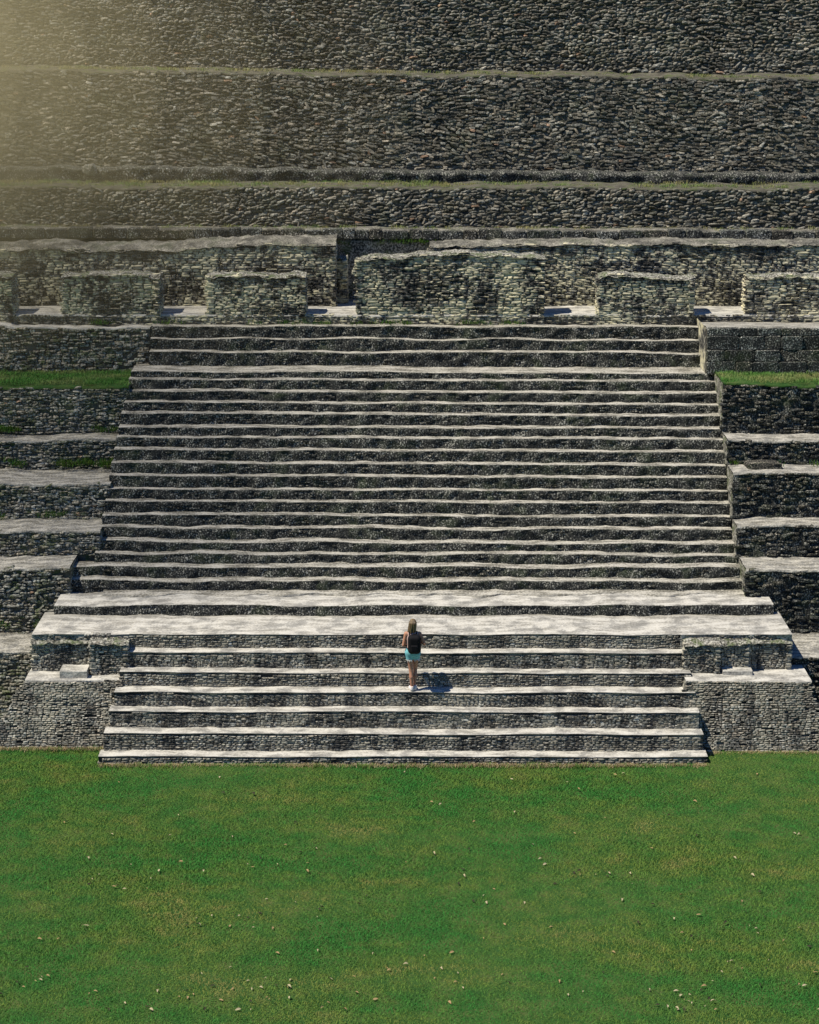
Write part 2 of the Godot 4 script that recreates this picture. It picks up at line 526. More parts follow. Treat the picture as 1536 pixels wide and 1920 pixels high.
# ---------------------------------------------------------------- a free-standing ruined wall: stones on front and ends
func pier(label: String, category: String, called: String, x0: float, x1: float, y0: float, zf: float, thick: float, top: Callable, quota: int, group := "", style: Dictionary = {}) -> Node3D:
	var t := thing(called, label, category, Vector3.ZERO, group)
	var st: Dictionary = style if style.size() else WALLING
	var rise := 0.0 if thick < 1.0 else 0.14 if x0 < -10.0 else 0.04
	var body := func(x: float) -> PackedVector3Array:
		var y: float = top.call(x)
		var zb := zf - thick
		return PackedVector3Array([Vector3(x, y0, zf - 0.075), Vector3(x, y - 0.05, zf - 0.08), Vector3(x, y, zf - 0.12), Vector3(x, y + n2(x * 2.0, zf) * 0.05, zf - thick * 0.5), Vector3(x, y - 0.03, zb + 0.1), Vector3(x, y - 0.1, zb), Vector3(x, y0, zb)])
	put("core", solid(span(x0 + 0.06, x1 - 0.06, 0.12), body), M.build_mortar, t)
	var ridge := func(x: float) -> PackedVector3Array:
		var p := PackedVector3Array()
		var y: float = top.call(x)
		for k in 7:
			var q := k / 6.0
			var z := lerpf(zf + 0.02, zf - thick - 0.01, q)
			p.append(Vector3(x, y + 0.01 + sin(q * PI) * 0.03 + rise * q - (0.03 if k == 0 or k == 6 else 0.0) + n2(x * 2.0, z * 2.0) * 0.03 + n2(x * 6.0, z * 6.0) * 0.025, z + n2(x * 3.0, k * 5.0) * 0.02))
		return p
	put("wall_top", ribbon(span(x0 + 0.01, x1 - 0.01, 0.09), ridge), M.slabtop if thick > 1.0 else M.rough, t)
	var hmax := 0.0
	for x in span(x0, x1, 0.2):
		hmax = maxf(hmax, top.call(x) - y0)
	masonry(t, Vector3(x0, y0, zf - 0.03), Vector3.RIGHT, Vector3.UP, x1 - x0, hmax, st, quota, func(u: float, w: float) -> bool: return y0 + w < top.call(x0 + u) + 0.03 * n2((x0 + u) * 5.0, w))
	masonry(t, Vector3(x1 - 0.03, y0, zf), Vector3(0, 0, -1), Vector3.UP, thick, top.call(x1) - y0 - 0.02, st, 12)
	masonry(t, Vector3(x0 + 0.03, y0, zf - thick), Vector3(0, 0, 1), Vector3.UP, thick, top.call(x0) - y0 - 0.02, st, 12)
	return t

# ---------------------------------------------------------------- grass tufts
func tuft_mesh(blades: int, height: float, spread: float, width: float, sd: int) -> ArrayMesh:
	var r := RandomNumberGenerator.new()
	r.seed = sd
	var st := SurfaceTool.new()
	st.begin(Mesh.PRIMITIVE_TRIANGLES)
	st.set_smooth_group(-1)
	for i in blades:
		var a := r.randf() * TAU
		var o := Vector3(r.randfn() * spread * 0.5, -0.01, r.randfn() * spread * 0.5)
		var d := Vector3(cos(a), 0, sin(a))
		var s := Vector3(-d.z, 0, d.x) * width
		var h := height * r.randf_range(0.5, 1.1)
		var lean := h * r.randf_range(0.2, 1.0)
		var m := o + Vector3.UP * h * 0.6 + d * lean * 0.35
		var tip := o + Vector3.UP * h + d * lean
		for t in [o - s, m - s * 0.7, m + s * 0.7, o - s, m + s * 0.7, o + s, m - s * 0.7, tip, m + s * 0.7]:
			st.add_vertex(t)
	st.generate_normals()
	return st.commit()

func scatter(called: String, label: String, category: String, mesh: Mesh, mat: Material, spots: Array, parent: Node3D = null) -> MultiMeshInstance3D:
	var mm := MultiMesh.new()
	mm.transform_format = MultiMesh.TRANSFORM_3D
	mm.use_colors = true
	mm.mesh = mesh
	mm.instance_count = spots.size()
	for i in spots.size():
		mm.set_instance_transform(i, spots[i][0])
		mm.set_instance_color(i, spots[i][1])
	var o := MultiMeshInstance3D.new()
	o.name = numbered(called)
	o.multimesh = mm
	o.material_override = mat
	if parent == null:
		add_child(o)
		tag(o, label, category, "", "stuff")
	else:
		o.set_meta("kind", "stuff")
		parent.add_child(o, true)
	return o

func turned(pos: Vector3, size: float) -> Transform3D:
	return Transform3D(Basis(Vector3.UP, rng.randf() * TAU).scaled(Vector3.ONE * size), pos)

# ---------------------------------------------------------------- the visitor: distance fields meshed as surface nets
func cap(p: Vector3, a: Vector3, b: Vector3, ra: float, rb: float) -> float:
	var ab := b - a
	var t := clampf((p - a).dot(ab) / ab.length_squared(), 0.0, 1.0)
	return (p - a - ab * t).length() - lerpf(ra, rb, t)

func ell(p: Vector3, c: Vector3, r: Vector3) -> float:
	var q := (p - c) / r
	return (q.length() - 1.0) * minf(r.x, minf(r.y, r.z))

func smin(a: float, b: float, k: float) -> float:
	var h := clampf(0.5 + 0.5 * (b - a) / k, 0.0, 1.0)
	return lerpf(b, a, h) - k * h * (1.0 - h)

func nets(st: SurfaceTool, field: Callable, lo: Vector3, hi: Vector3, cell: float) -> void:
	var n := Vector3i(((hi - lo) / cell).ceil()) + Vector3i.ONE
	var val := PackedFloat32Array()
	val.resize(n.x * n.y * n.z)
	val.fill(1.0)
	var B := 4
	for bz in range(0, n.z, B):
		for by in range(0, n.y, B):
			for bx in range(0, n.x, B):
				var c := lo + Vector3(bx + B * 0.5, by + B * 0.5, bz + B * 0.5) * cell
				var d: float = field.call(c)
				if absf(d) > cell * B * 1.6:
					if d < 0.0:
						for z in range(bz, mini(bz + B, n.z)):
							for y in range(by, mini(by + B, n.y)):
								for x in range(bx, mini(bx + B, n.x)):
									val[(z * n.y + y) * n.x + x] = -1.0
					continue
				for z in range(bz, mini(bz + B, n.z)):
					for y in range(by, mini(by + B, n.y)):
						for x in range(bx, mini(bx + B, n.x)):
							val[(z * n.y + y) * n.x + x] = field.call(lo + Vector3(x, y, z) * cell)
	var vert := {}
	var pos := PackedVector3Array()
	var off := [Vector3i(0, 0, 0), Vector3i(1, 0, 0), Vector3i(0, 1, 0), Vector3i(1, 1, 0), Vector3i(0, 0, 1), Vector3i(1, 0, 1), Vector3i(0, 1, 1), Vector3i(1, 1, 1)]
	var edges := [[0, 1], [2, 3], [4, 5], [6, 7], [0, 2], [1, 3], [4, 6], [5, 7], [0, 4], [1, 5], [2, 6], [3, 7]]
	for z in n.z - 1:
		for y in n.y - 1:
			for x in n.x - 1:
				var at := (z * n.y + y) * n.x + x
				var v := [val[at], val[at + 1], val[at + n.x], val[at + n.x + 1], val[at + n.x * n.y], val[at + n.x * n.y + 1], val[at + n.x * n.y + n.x], val[at + n.x * n.y + n.x + 1]]
				var mn: float = v.min()
				var mx: float = v.max()
				if mn >= 0.0 or mx < 0.0:
					continue
				var s := Vector3.ZERO
				var k := 0
				for e in edges:
					var a: float = v[e[0]]
					var b: float = v[e[1]]
					if (a < 0.0) != (b < 0.0):
						s += Vector3(off[e[0]]).lerp(Vector3(off[e[1]]), a / (a - b))
						k += 1
				vert[at] = pos.size()
				pos.append(lo + (Vector3(x, y, z) + s / k) * cell)
	var sx := 1
	var sy := n.x
	var sz := n.x * n.y
	for z in range(1, n.z - 1):
		for y in range(1, n.y - 1):
			for x in range(1, n.x - 1):
				var at := (z * n.y + y) * n.x + x
				var a := val[at] < 0.0
				for d in [[sx, sy, sz], [sy, sz, sx], [sz, sx, sy]]:
					var b: bool = val[at + d[0]] < 0.0
					if a == b:
						continue
					var q := [at - d[1] - d[2], at - d[2], at, at - d[1]]
					var okay := true
					for i in q:
						if not vert.has(i):
							okay = false
					if not okay:
						continue
					var p := [pos[vert[q[0]]], pos[vert[q[1]]], pos[vert[q[2]]], pos[vert[q[3]]]]
					if a:
						for i in [0, 2, 1, 0, 3, 2]:
							st.add_vertex(p[i])
					else:
						for i in [0, 1, 2, 0, 2, 3]:
							st.add_vertex(p[i])

func field_mesh(parts: Array) -> ArrayMesh:
	# parts: [field, low corner, high corner, cell]
	var st := SurfaceTool.new()
	st.begin(Mesh.PRIMITIVE_TRIANGLES)
	st.set_smooth_group(0)
	for p in parts:
		nets(st, p[0], p[1], p[2], p[3])
	st.generate_normals()
	return st.commit()

func leg_field(p: Vector3, grow: float) -> float:
	var d := cap(p, Vector3(-0.082, 0.90, 0.0), Vector3(-0.045, 0.49, -0.01), 0.084 + grow, 0.049 + grow)
	d = smin(d, cap(p, Vector3(-0.045, 0.49, -0.01), Vector3(-0.035, 0.33, 0.02), 0.048 + grow, 0.050 + grow), 0.02)
	d = smin(d, cap(p, Vector3(-0.035, 0.33, 0.018), Vector3(-0.025, 0.08, 0.03), 0.049 + grow, 0.031 + grow), 0.02)
	var e := cap(p, Vector3(0.082, 0.90, -0.01), Vector3(0.060, 0.50, -0.12), 0.084 + grow, 0.049 + grow)
	e = smin(e, cap(p, Vector3(0.060, 0.50, -0.12), Vector3(0.055, 0.34, -0.075), 0.048 + grow, 0.050 + grow), 0.02)
	e = smin(e, cap(p, Vector3(0.055, 0.34, -0.075), Vector3(0.045, 0.085, -0.045), 0.049 + grow, 0.031 + grow), 0.02)
	return smin(d, e, 0.015)

func trunk_field(p: Vector3, grow: float) -> float:
	var d := ell(p, Vector3(0, 0.93, 0.005), Vector3(0.165, 0.13, 0.115) + Vector3.ONE * grow)
	d = smin(d, ell(p, Vector3(0, 1.08, 0.0), Vector3(0.125, 0.13, 0.09) + Vector3.ONE * grow), 0.06)
	d = smin(d, ell(p, Vector3(0, 1.25, -0.005), Vector3(0.15, 0.16, 0.10) + Vector3.ONE * grow), 0.06)
	return d

func arm_field(p: Vector3) -> float:
	var d := 1.0
	for s in [-1.0, 1.0]:
		var sh := Vector3(s * 0.165, 1.345, 0.0)
		var el := Vector3(-0.225, 1.09, 0.03) if s < 0 else Vector3(0.275, 1.12, 0.02)
		var wr := Vector3(-0.13, 1.02, -0.16) if s < 0 else Vector3(0.13, 1.13, -0.15)
		var a := cap(p, sh, el, 0.047, 0.036)
		a = smin(a, cap(p, el, wr, 0.037, 0.025), 0.012)
		d = minf(d, a)
	return d

func body_field(p: Vector3) -> float:
	var d := smin(leg_field(p, 0.0), trunk_field(p, 0.0), 0.05)
	d = smin(d, cap(p, Vector3(-0.15, 1.345, 0.0), Vector3(0.15, 1.345, 0.0), 0.05, 0.05), 0.05)
	d = smin(d, arm_field(p), 0.025)
	d = smin(d, cap(p, Vector3(0, 1.33, 0.0), Vector3(0.0, 1.50, -0.01), 0.055, 0.047), 0.03)
	for f in [[Vector3(-0.025, 0.05, 0.05), Vector3(-0.06, 0.03, -0.11)], [Vector3(0.045, 0.05, -0.02), Vector3(0.06, 0.03, -0.17)]]:
		d = smin(d, cap(p, f[0], f[1], 0.036, 0.026), 0.03)
	return smin(d, head_field(p), 0.02)

func head_field(q: Vector3) -> float:
	# turned a little to the right
	var c := Vector3(0.0, 1.585, -0.015)
	var p := (q - c).rotated(Vector3.UP, 0.5)
	var d := ell(p, Vector3(0, 0.015, 0.0), Vector3(0.073, 0.095, 0.092))
	d = smin(d, ell(p, Vector3(0, -0.045, -0.028), Vector3(0.054, 0.065, 0.062)), 0.03)
	d = smin(d, cap(p, Vector3(0, 0.0, -0.088), Vector3(0, -0.032, -0.103), 0.009, 0.012), 0.012)
	d = smin(d, cap(p, Vector3(-0.02, -0.066, -0.084), Vector3(0.02, -0.066, -0.084), 0.007, 0.007), 0.008)
	for s in [-1.0, 1.0]:
		d = smin(d, ell(p, Vector3(s * 0.075, -0.01, 0.005), Vector3(0.010, 0.03, 0.018)), 0.008)
		d = maxf(d, 0.011 - (p - Vector3(s * 0.031, 0.002, -0.092)).length())
	return d

func hand_field(q: Vector3, wrist: Vector3, turn: Basis) -> float:
	# own axes: x across the palm, y along the fingers, z out of the back of the hand
	var p := turn.inverse() * (q - wrist)
	var d := ell(p, Vector3(0, 0.045, 0), Vector3(0.036, 0.05, 0.016))
	d = smin(d, cap(p, Vector3(0, -0.03, 0), Vector3(0, 0.02, 0), 0.024, 0.024), 0.015)
	var lens := [0.062, 0.072, 0.067, 0.052]
	for k in 4:
		var x := -0.028 + k * 0.0187
		var l: float = lens[k]
		var a := Vector3(x, 0.082, 0.0)
		var b := a + Vector3(0, l * 0.45, -l * 0.2)
		var c := b + Vector3(0, l * 0.05, -l * 0.45)
		var e := c + Vector3(0, -l * 0.25, -l * 0.12)
		d = smin(d, minf(minf(cap(p, a, b, 0.009, 0.0085), cap(p, b, c, 0.0085, 0.008)), cap(p, c, e, 0.008, 0.007)), 0.004)
	var t0 := Vector3(-0.03, 0.022, -0.004)
	var t1 := t0 + Vector3(-0.022, 0.03, -0.018)
	d = smin(d, minf(cap(p, t0, t1, 0.012, 0.010), cap(p, t1, t1 + Vector3(0.006, 0.022, -0.016), 0.010, 0.008)), 0.006)
	return d

# ================================================================ the scene
func _ready() -> void:
	rng.seed = 4711
	N.seed = 5
	N.frequency = 1.0
	N.noise_type = FastNoiseLite.TYPE_SIMPLEX_SMOOTH
	N.fractal_type = FastNoiseLite.FRACTAL_NONE

	# camera
	var cam := Camera3D.new()
	cam.name = "camera"
	cam.position = Vector3(0, 16.2, 0)
	cam.rotation_degrees = Vector3(-14.6, 0, 0)
	cam.fov = 29.862
	cam.near = 0.1
	cam.far = 900.0
	add_child(cam)
	cam.current = true

	# sky, exposure
	var env := Environment.new()
	env.background_mode = Environment.BG_SKY
	var sky := Sky.new()
	var sm := ProceduralSkyMaterial.new()
	sm.sky_top_color = Color(0.22, 0.42, 0.72)
	sm.sky_horizon_color = Color(0.62, 0.74, 0.84)
	sm.sky_curve = 0.15
	sm.ground_bottom_color = Color(0.12, 0.2, 0.1)
	sm.ground_horizon_color = Color(0.4, 0.5, 0.45)
	sm.sky_energy_multiplier = 0.75
	sky.sky_material = sm
	env.sky = sky
	env.tonemap_mode = Environment.TONE_MAPPER_LINEAR
	env.tonemap_exposure = 1.3
	env.sdfgi_enabled = true
	env.ssao_enabled = true
	env.ssil_enabled = true
	env.volumetric_fog_enabled = true
	env.volumetric_fog_density = 0.0
	var we := WorldEnvironment.new()
	we.name = "environment"
	we.environment = env
	add_child(we)

	# sun: high, from the viewer's upper left and a little in front of the facade
	var sun := DirectionalLight3D.new()
	sun.name = "sun"
	sun.light_energy = 1.35
	sun.light_color = Color(1.0, 0.96, 0.89)
	sun.light_angular_distance = 0.5
	sun.shadow_enabled = true
	add_child(sun)
	sun.look_at_from_position(Vector3.ZERO, Vector3(0.45, -0.88, -0.14), Vector3.UP)

	materials()
	M.slabtop = M.rubble
	for i in 8:
		stone_meshes.append(make_stone(100 + i, [0.2, 0.7, 0.45, 0.6, 0.8, 0.35, 0.5, 0.75][i]))
		slab_meshes.append(make_stone(200 + i, 0.85))

	lawn()
	stairs()
	landings()
	sides()
	temple()
	rubble_walls()
	greenery()
	leaves()
	people()
	added_haze()

func lawn() -> void:
	var rows := []
	for i in 81:
		var t := i / 80.0 * 2.0 - 1.0
		var x := t * 14.0 if absf(t) < 0.8 else signf(t) * (11.2 + pow((absf(t) - 0.8) / 0.2, 2.0) * 500.0)
		var line := PackedVector3Array()
		for k in [400.0, 60.0, -10.0, -22.0, -26.0, -28.0, -30.0, -32.0, -34.0, -36.0, -38.0, -39.0, -40.0, -41.0, -43.0, -46.0, -70.0, -500.0]:
			var near := 1.0 if k < -20.0 and k > -42.0 and absf(x) < 14.0 else 0.0
			line.append(Vector3(x, near * n2(x * 0.18, k * 0.18) * 0.03 - 0.0, k))
		rows.append(line)
	var g := put("lawn", grid_mesh(rows), M.soil, self)
	tag(g, "wide mown green lawn in front of the stairs", "lawn", "", "structure")
	# short grass
	var tuft := tuft_mesh(10, 0.045, 0.07, 0.0055, 3)
	var spots := []
	var z := -27.0
	var step := 0.062
	while z > -41.3:
		var half := 7.4 + (-27.0 - z) * 0.16 + 1.2
		var x := -half
		while x < half:
			var p := Vector3(x + rng.randf_range(-0.5, 0.5) * step, 0, z + rng.randf_range(-0.5, 0.5) * step)
			x += step
			if p.z < -39.85 and absf(p.x + 0.15) < 6.75:
				continue
			p.y = n2(p.x * 0.18, p.z * 0.18) * 0.02
			spots.append([turned(p, rng.randf_range(0.7, 1.25)), grass_tone(p)])
		z -= step
	scatter("grass", "short mown grass of the lawn, green with olive patches", "grass", tuft, M.grass, spots)

func grass_tone(p: Vector3) -> Color:
	var a := n2(p.x * 0.16 + 3.0, p.z * 0.3) * 0.5 + n2(p.x * 0.45, p.z * 0.8 + 40.0) * 0.35 + n2(p.x * 1.3, p.z * 2.1 + 90.0) * 0.3 + n2(p.x * 4.0, p.z * 5.0 + 120.0) * 0.2
	var green := Color(0.045, 0.205, 0.040)
	var olive := Color(0.165, 0.235, 0.048)
	var tan_ := Color(0.34, 0.28, 0.11)
	var c := green.lerp(olive, smoothstep(-0.55, 0.55, a))
	c = c.lerp(tan_, smoothstep(0.35, 0.8, a) * 0.6)
	var v := rng.randf_range(0.75, 1.25)
	return Color(c.r * v, c.g * v, c.b * v)

const LOWER := [[0.186, -39.905, -40.223], [0.587, -40.247, -40.58], [0.977, -40.604, -40.897], [1.329, -40.919, -41.276], [1.661, -41.296, -41.589], [2.034, -41.611, -41.892]]
const UPPER := [[2.870, -44.534, -44.864], [3.112, -44.879, -45.238], [3.337, -45.252, -45.526], [3.561, -45.539, -45.875], [3.819, -45.891, -46.161], [4.069, -46.176, -46.438], [4.354, -46.455, -46.699], [4.598, -46.714, -46.942], [4.878, -46.959, -47.229], [5.141, -47.245, -47.530], [5.418, -47.547, -47.842], [5.678, -47.858, -48.125], [5.886, -48.138, -48.459], [6.163, -48.475, -48.795], [6.387, -48.809, -49.104], [6.627, -49.119, -49.446], [6.871, -49.461, -49.733], [7.033, -49.742, -50.637]]
const TOPMOST := [[7.405, -50.659, -50.959], [7.703, -50.977, -51.203], [8.015, -51.222, -51.56]]

func stairs() -> void:
	var a := thing("staircase", "wide grey slab-stone staircase rising from the lawn, with six tall steps", "staircase", Vector3.ZERO)
	var y0 := 0.0
	for i in LOWER.size():
		var s: Array = LOWER[i]
		var q := i / 6.0
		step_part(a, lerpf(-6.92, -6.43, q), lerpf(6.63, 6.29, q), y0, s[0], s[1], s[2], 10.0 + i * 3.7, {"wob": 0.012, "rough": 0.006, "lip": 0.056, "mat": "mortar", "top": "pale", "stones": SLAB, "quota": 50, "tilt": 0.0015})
		y0 = s[0]
	var b := thing("staircase", "long dark stained staircase of eighteen low steps with pale treads", "staircase", Vector3.ZERO)
	y0 = 2.615
	var patch := SLAB.duplicate()
	patch.mat = "dark"
	patch.miss = 0.5
	patch.p = Vector2(-0.012, 0.022)
	patch.vary = 0.3
	patch.w = Vector2(0.06, 0.2)
	for i in UPPER.size():
		var s: Array = UPPER[i]
		var left := -8.2 if i < 2 else lerpf(-7.72, -7.32, (i - 2) / 15.0)
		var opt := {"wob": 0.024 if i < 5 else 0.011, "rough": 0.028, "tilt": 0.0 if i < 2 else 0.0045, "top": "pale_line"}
		opt.stones = patch
		opt.quota = 16
		if i < 5:
			opt.quota = 30
			var sd := i * 5.1
			opt.inside = func(u: float, _w: float) -> bool: return n2(u * 0.5, sd) > -0.1 - (0.4 if u < 4.0 and i < 2 else 0.0)
		step_part(b, left, 8.05, y0, s[0], s[1], s[2], 100.0 + i * 4.3, opt)
		y0 = s[0]
	var c := thing("staircase", "short flight of three dark steps just below the ruined stone piers", "staircase", Vector3.ZERO)
	y0 = 7.033
	for i in TOPMOST.size():
		var s: Array = TOPMOST[i]
		step_part(c, -6.95, 7.8, y0, s[0], s[1], s[2], 300.0 + i * 4.9, {"wob": 0.025, "rough": 0.03, "tilt": 0.003, "stones": patch, "quota": 16})
		y0 = s[0]

func landings() -> void:
	# broad landing above the first flight, its front carried by the wing walls
	var l := thing("stone_landing", "broad bare pale stone landing above the six tall steps", "landing", Vector3.ZERO)
	step_part(l, -6.43, 6.29, 2.034, 2.381, -41.912, -43.40, 400.0, {"wob": 0.012, "rough": 0.006, "lip": 0.056, "mat": "mortar", "top": "pale", "stones": SLAB, "quota": 50})
	var slab := func(x: float) -> PackedVector3Array:
		var ze := -41.92 + n2(x * 1.2, 7.0) * 0.03
		var yt := 2.383 + n2(x * 0.4, 3.0) * 0.02
		return PackedVector3Array([Vector3(x, 1.4, ze - 0.05), Vector3(x, yt - 0.03, ze - 0.035), Vector3(x, yt - 0.01, ze + 0.0), Vector3(x, yt, ze - 0.03), Vector3(x, yt, -42.6), Vector3(x, yt, -43.6), Vector3(x, 1.4, -43.6)])
	var w0 := put("wing", ribbon(span(-8.67, -6.35, 0.1), slab), M.pale, l)
	var w1 := put("wing", ribbon(span(6.22, 8.78, 0.1), slab), M.pale, l)
	for e in [[-8.67, w0], [8.78, w1]]:
		var rows := []
		for q in [-41.95, -42.7, -43.6]:
			rows.append(PackedVector3Array([Vector3(e[0], 1.2, q), Vector3(e[0], 1.8, q), Vector3(e[0], 2.35, q)]))
		put("end_face", grid_mesh(rows), M.rough, e[1])
	# wing fronts in tiers
	wing_block("left wing wall of the broad landing, in two tiers of grey slabs", -8.70, -6.45, 1.40, 2.20, -41.86, 0.3)
	wing_block("right wing wall of the broad landing, in two tiers of grey slabs", 6.30, 8.80, 1.40, 2.20, -41.84, 0.3)
	wing_block("grey slab buttress between the left platform and the tall steps", -7.32, -6.40, 1.40, 2.26, -41.60, 0.55)
	wing_block("grey slab buttress between the right platform and the tall steps", 6.26, 7.12, 1.40, 2.26, -41.52, 0.55)
	wing_block("narrow slab pier between the right buttress and the shaded recess", 7.12, 7.80, 1.40, 2.24, -41.68, 0.4)
	upper_courses(l, -8.66, -6.45)
	upper_courses(l, 6.32, 8.78)
	for e in [[-7.98, -7.36, "small pale slab lying in the corner of the left platform"], [7.15, 7.82, "small pale slab lying in the corner of the right platform"]]:
		var sl := func(x: float) -> PackedVector3Array:
			var y := 1.66 + n2(x * 3.0, 2.0) * 0.01
			return PackedVector3Array([Vector3(x, 1.45, -41.44), Vector3(x, y - 0.02, -41.45), Vector3(x, y, -41.47), Vector3(x, y, -41.92), Vector3(x, 1.45, -41.92)])
		var o := put("stone_slab", solid(span(e[0], e[1], 0.1), sl), M.pale, self)
		tag(o, e[2], "stone slab")
	# the deep step above it
	var d := thing("stone_landing", "narrow pale stone landing, one step above the broad landing", "landing", Vector3.ZERO)
	step_part(d, -8.42, 8.62, 2.381, 2.615, -43.396, -44.52, 420.0, {"wob": 0.02, "rough": 0.025, "top": "pale"})
	# a worn strip of older pavement along its back
	var old := func(x: float) -> PackedVector3Array:
		var y := 2.655 + n2(x * 1.5, 8.0) * 0.01
		var zf := -44.15 + n2(x * 0.7, 18.0) * 0.16 + n2(x * 4.0, 28.0) * 0.05
		return PackedVector3Array([Vector3(x, 2.58, zf), Vector3(x, y - 0.012, zf - 0.006), Vector3(x, y, zf - 0.03), Vector3(x, y, -44.62)])
	put("worn_pavement", ribbon(span(-7.4, 8.1, 0.08), old), M.pale_line, d)

func upper_courses(l: Node3D, x0: float, x1: float) -> void:
	masonry(l, Vector3(x0, 2.16, -41.935), Vector3.RIGHT, Vector3.UP, x1 - x0, 0.19, SLAB, 12)

func wing_block(label: String, x0: float, x1: float, y0: float, y1: float, zf: float, thick: float) -> void:
	var flat := func(x: float) -> float: return y1 + n2(x * 2.0, y1) * 0.02
	var st := SLAB.duplicate()
	pier(label, "wall", "wing_wall", x0, x1, y0, zf, thick, flat, 60, "wing walls of the broad landing", st)

func sides() -> void:
	# the two low platforms flanking the first flight
	terrace("stone_platform", "low slab-stone platform with sloping face, left of the tall steps", "platform", -8.75, -6.55, 0.0, -40.885, 1.50, -41.302, -42.2, SLAB, 300, {"end0": 0.95, "end1": 0.4, "low": -0.3, "bump": 0.015, "rough": 0.008, "inset": 0.045, "face": "mortar", "cap": "slab"})
	terrace("stone_platform", "low slab-stone platform with sloping face, right of the tall steps", "platform", 6.25, 9.10, 0.0, -40.625, 1.55, -41.056, -42.2, SLAB, 300, {"end0": 0.3, "end1": 0.35, "low": -0.3, "bump": 0.015, "rough": 0.008, "inset": 0.045, "face": "mortar", "cap": "slab"})
	# terraces climbing on the left
	var o := {"top": "ledge", "bump": 0.03, "rough": 0.04, "face": "mosscore", "tilt": -0.01}
	var P := "terrace"
	terrace(P, "lowest left terrace, a pale ledge behind the left platform", "terrace", -15.0, -8.55, 0.0, -42.55, 1.738, -42.845, -44.25, ROUGH, 120, o)
	terrace(P, "tall mossy left terrace beside the narrow landing", "terrace", -15.0, -8.18, 1.70, -44.254, 3.34, -44.382, -45.47, ROUGH, 200, o)
	terrace(P, "low left terrace with pale ledge, third from the lawn", "terrace", -15.0, -7.6, 3.30, -45.466, 3.939, -45.514, -46.65, ROUGH, 120, o)
	terrace(P, "left terrace with mossy base, fourth from the lawn", "terrace", -15.0, -7.5, 3.90, -46.647, 4.858, -46.721, -48.3, ROUGH, 150, o)
	terrace(P, "left terrace with green weeds at its foot, fifth from the lawn", "terrace", -15.0, -7.4, 4.82, -48.297, 5.62, -48.358, -49.0, ROUGH, 150, o)
	terrace(P, "tall stained left terrace just below the grassy ledge", "terrace", -15.0, -7.3, 5.58, -49.009, 6.817, -49.104, -51.1, ROUGH, 200, {"bump": 0.035, "rough": 0.04, "face": "mosscore", "top": "soil", "tilt": -0.005})
	terrace(P, "thin-slab left terrace wall above the grassy ledge", "terrace", -15.0, -6.98, 6.78, -51.094, 8.017, -51.214, -51.7, {"h": Vector2(0.06, 0.1), "w": Vector2(0.14, 0.34), "d": Vector2(0.12, 0.2), "p": Vector2(-0.02, 0.05), "rot": 0.06, "round": false, "mat": "rough", "wave": 0.12, "miss": 0.03, "odd": 0.02}, 300, {"bump": 0.05})
	# terraces climbing on the right
	var r := {"top": "ledge", "bump": 0.028, "rough": 0.06, "tilt": 0.0, "face": "dark"}
	var thin := ROUGH.duplicate()
	thin.mat = "dark"
	thin.miss = 0.45
	thin.p = Vector2(-0.03, 0.045)
	terrace(P, "lowest right terrace, a pale ledge behind the right platform", "terrace", 8.7, 15.0, 0.0, -41.95, 1.747, -42.163, -43.94, thin, 120, r)
	terrace(P, "tall black right terrace beside the narrow landing", "terrace", 8.05, 15.0, 1.70, -43.938, 3.30, -44.062, -45.13, thin, 150, r)
	terrace(P, "dark low right terrace, third from the lawn", "terrace", 8.0, 15.0, 3.26, -45.129, 4.068, -45.282, -45.95, thin, 100, r)
	terrace(P, "dark right terrace carrying the loose slab, fourth from the lawn", "terrace", 8.0, 15.0, 4.03, -45.945, 5.169, -46.166, -47.03, thin, 120, r)
	terrace(P, "low dark right terrace behind the loose slab, fifth from the lawn", "terrace", 8.0, 15.0, 5.13, -47.031, 5.787, -47.155, -47.95, thin, 100, r)
	terrace(P, "tall dark right terrace just below the grassy ledge", "terrace", 8.0, 15.0, 5.75, -47.944, 7.02, -48.19, -49.7, thin, 150, {"bump": 0.05, "rough": 0.06, "top": "soil", "face": "dark"})
	var t := terrace(P, "right terrace wall of large squared blocks above the grassy ledge", "terrace", 7.77, 15.0, 6.98, -49.683, 8.225, -49.83, -51.3, {}, 0, {"bump": 0.012, "cap": "build", "rough": 0.02, "rise": -0.15, "top": "ledge"})
	var y := 7.0
	var row := 0
	while y < 8.1:
		var h: float = [0.34, 0.30, 0.36, 0.2][row % 4]
		h = minf(h, 8.2 - y)
		var x := 7.79
		while x < 14.6:
			var w := rng.randf_range(0.42, 0.85)
			var zc := -49.683 - (y + h * 0.5 - 6.98) * 0.125
			block_stone(t, Vector3(x + w * 0.5, y + h * 0.5, zc + rng.randf_range(-0.025, 0.03)), Vector3(w - 0.004, h - 0.004, 0.22), M.dark_tints[rng.randi() % 7])
			x += w
		y += h
		row += 1
	# loose slab
	var lst := put("loose_slab", block_mesh(5, 0.05), M.dark_tints[3], self)
	lst.transform = Transform3D(Basis(Vector3.UP, 0.06).scaled(Vector3(0.86, 0.15, 0.42)), Vector3(8.83, 5.25, -46.72))
	tag(lst, "dark loose stone slab lying on the right terrace ledge", "stone slab")

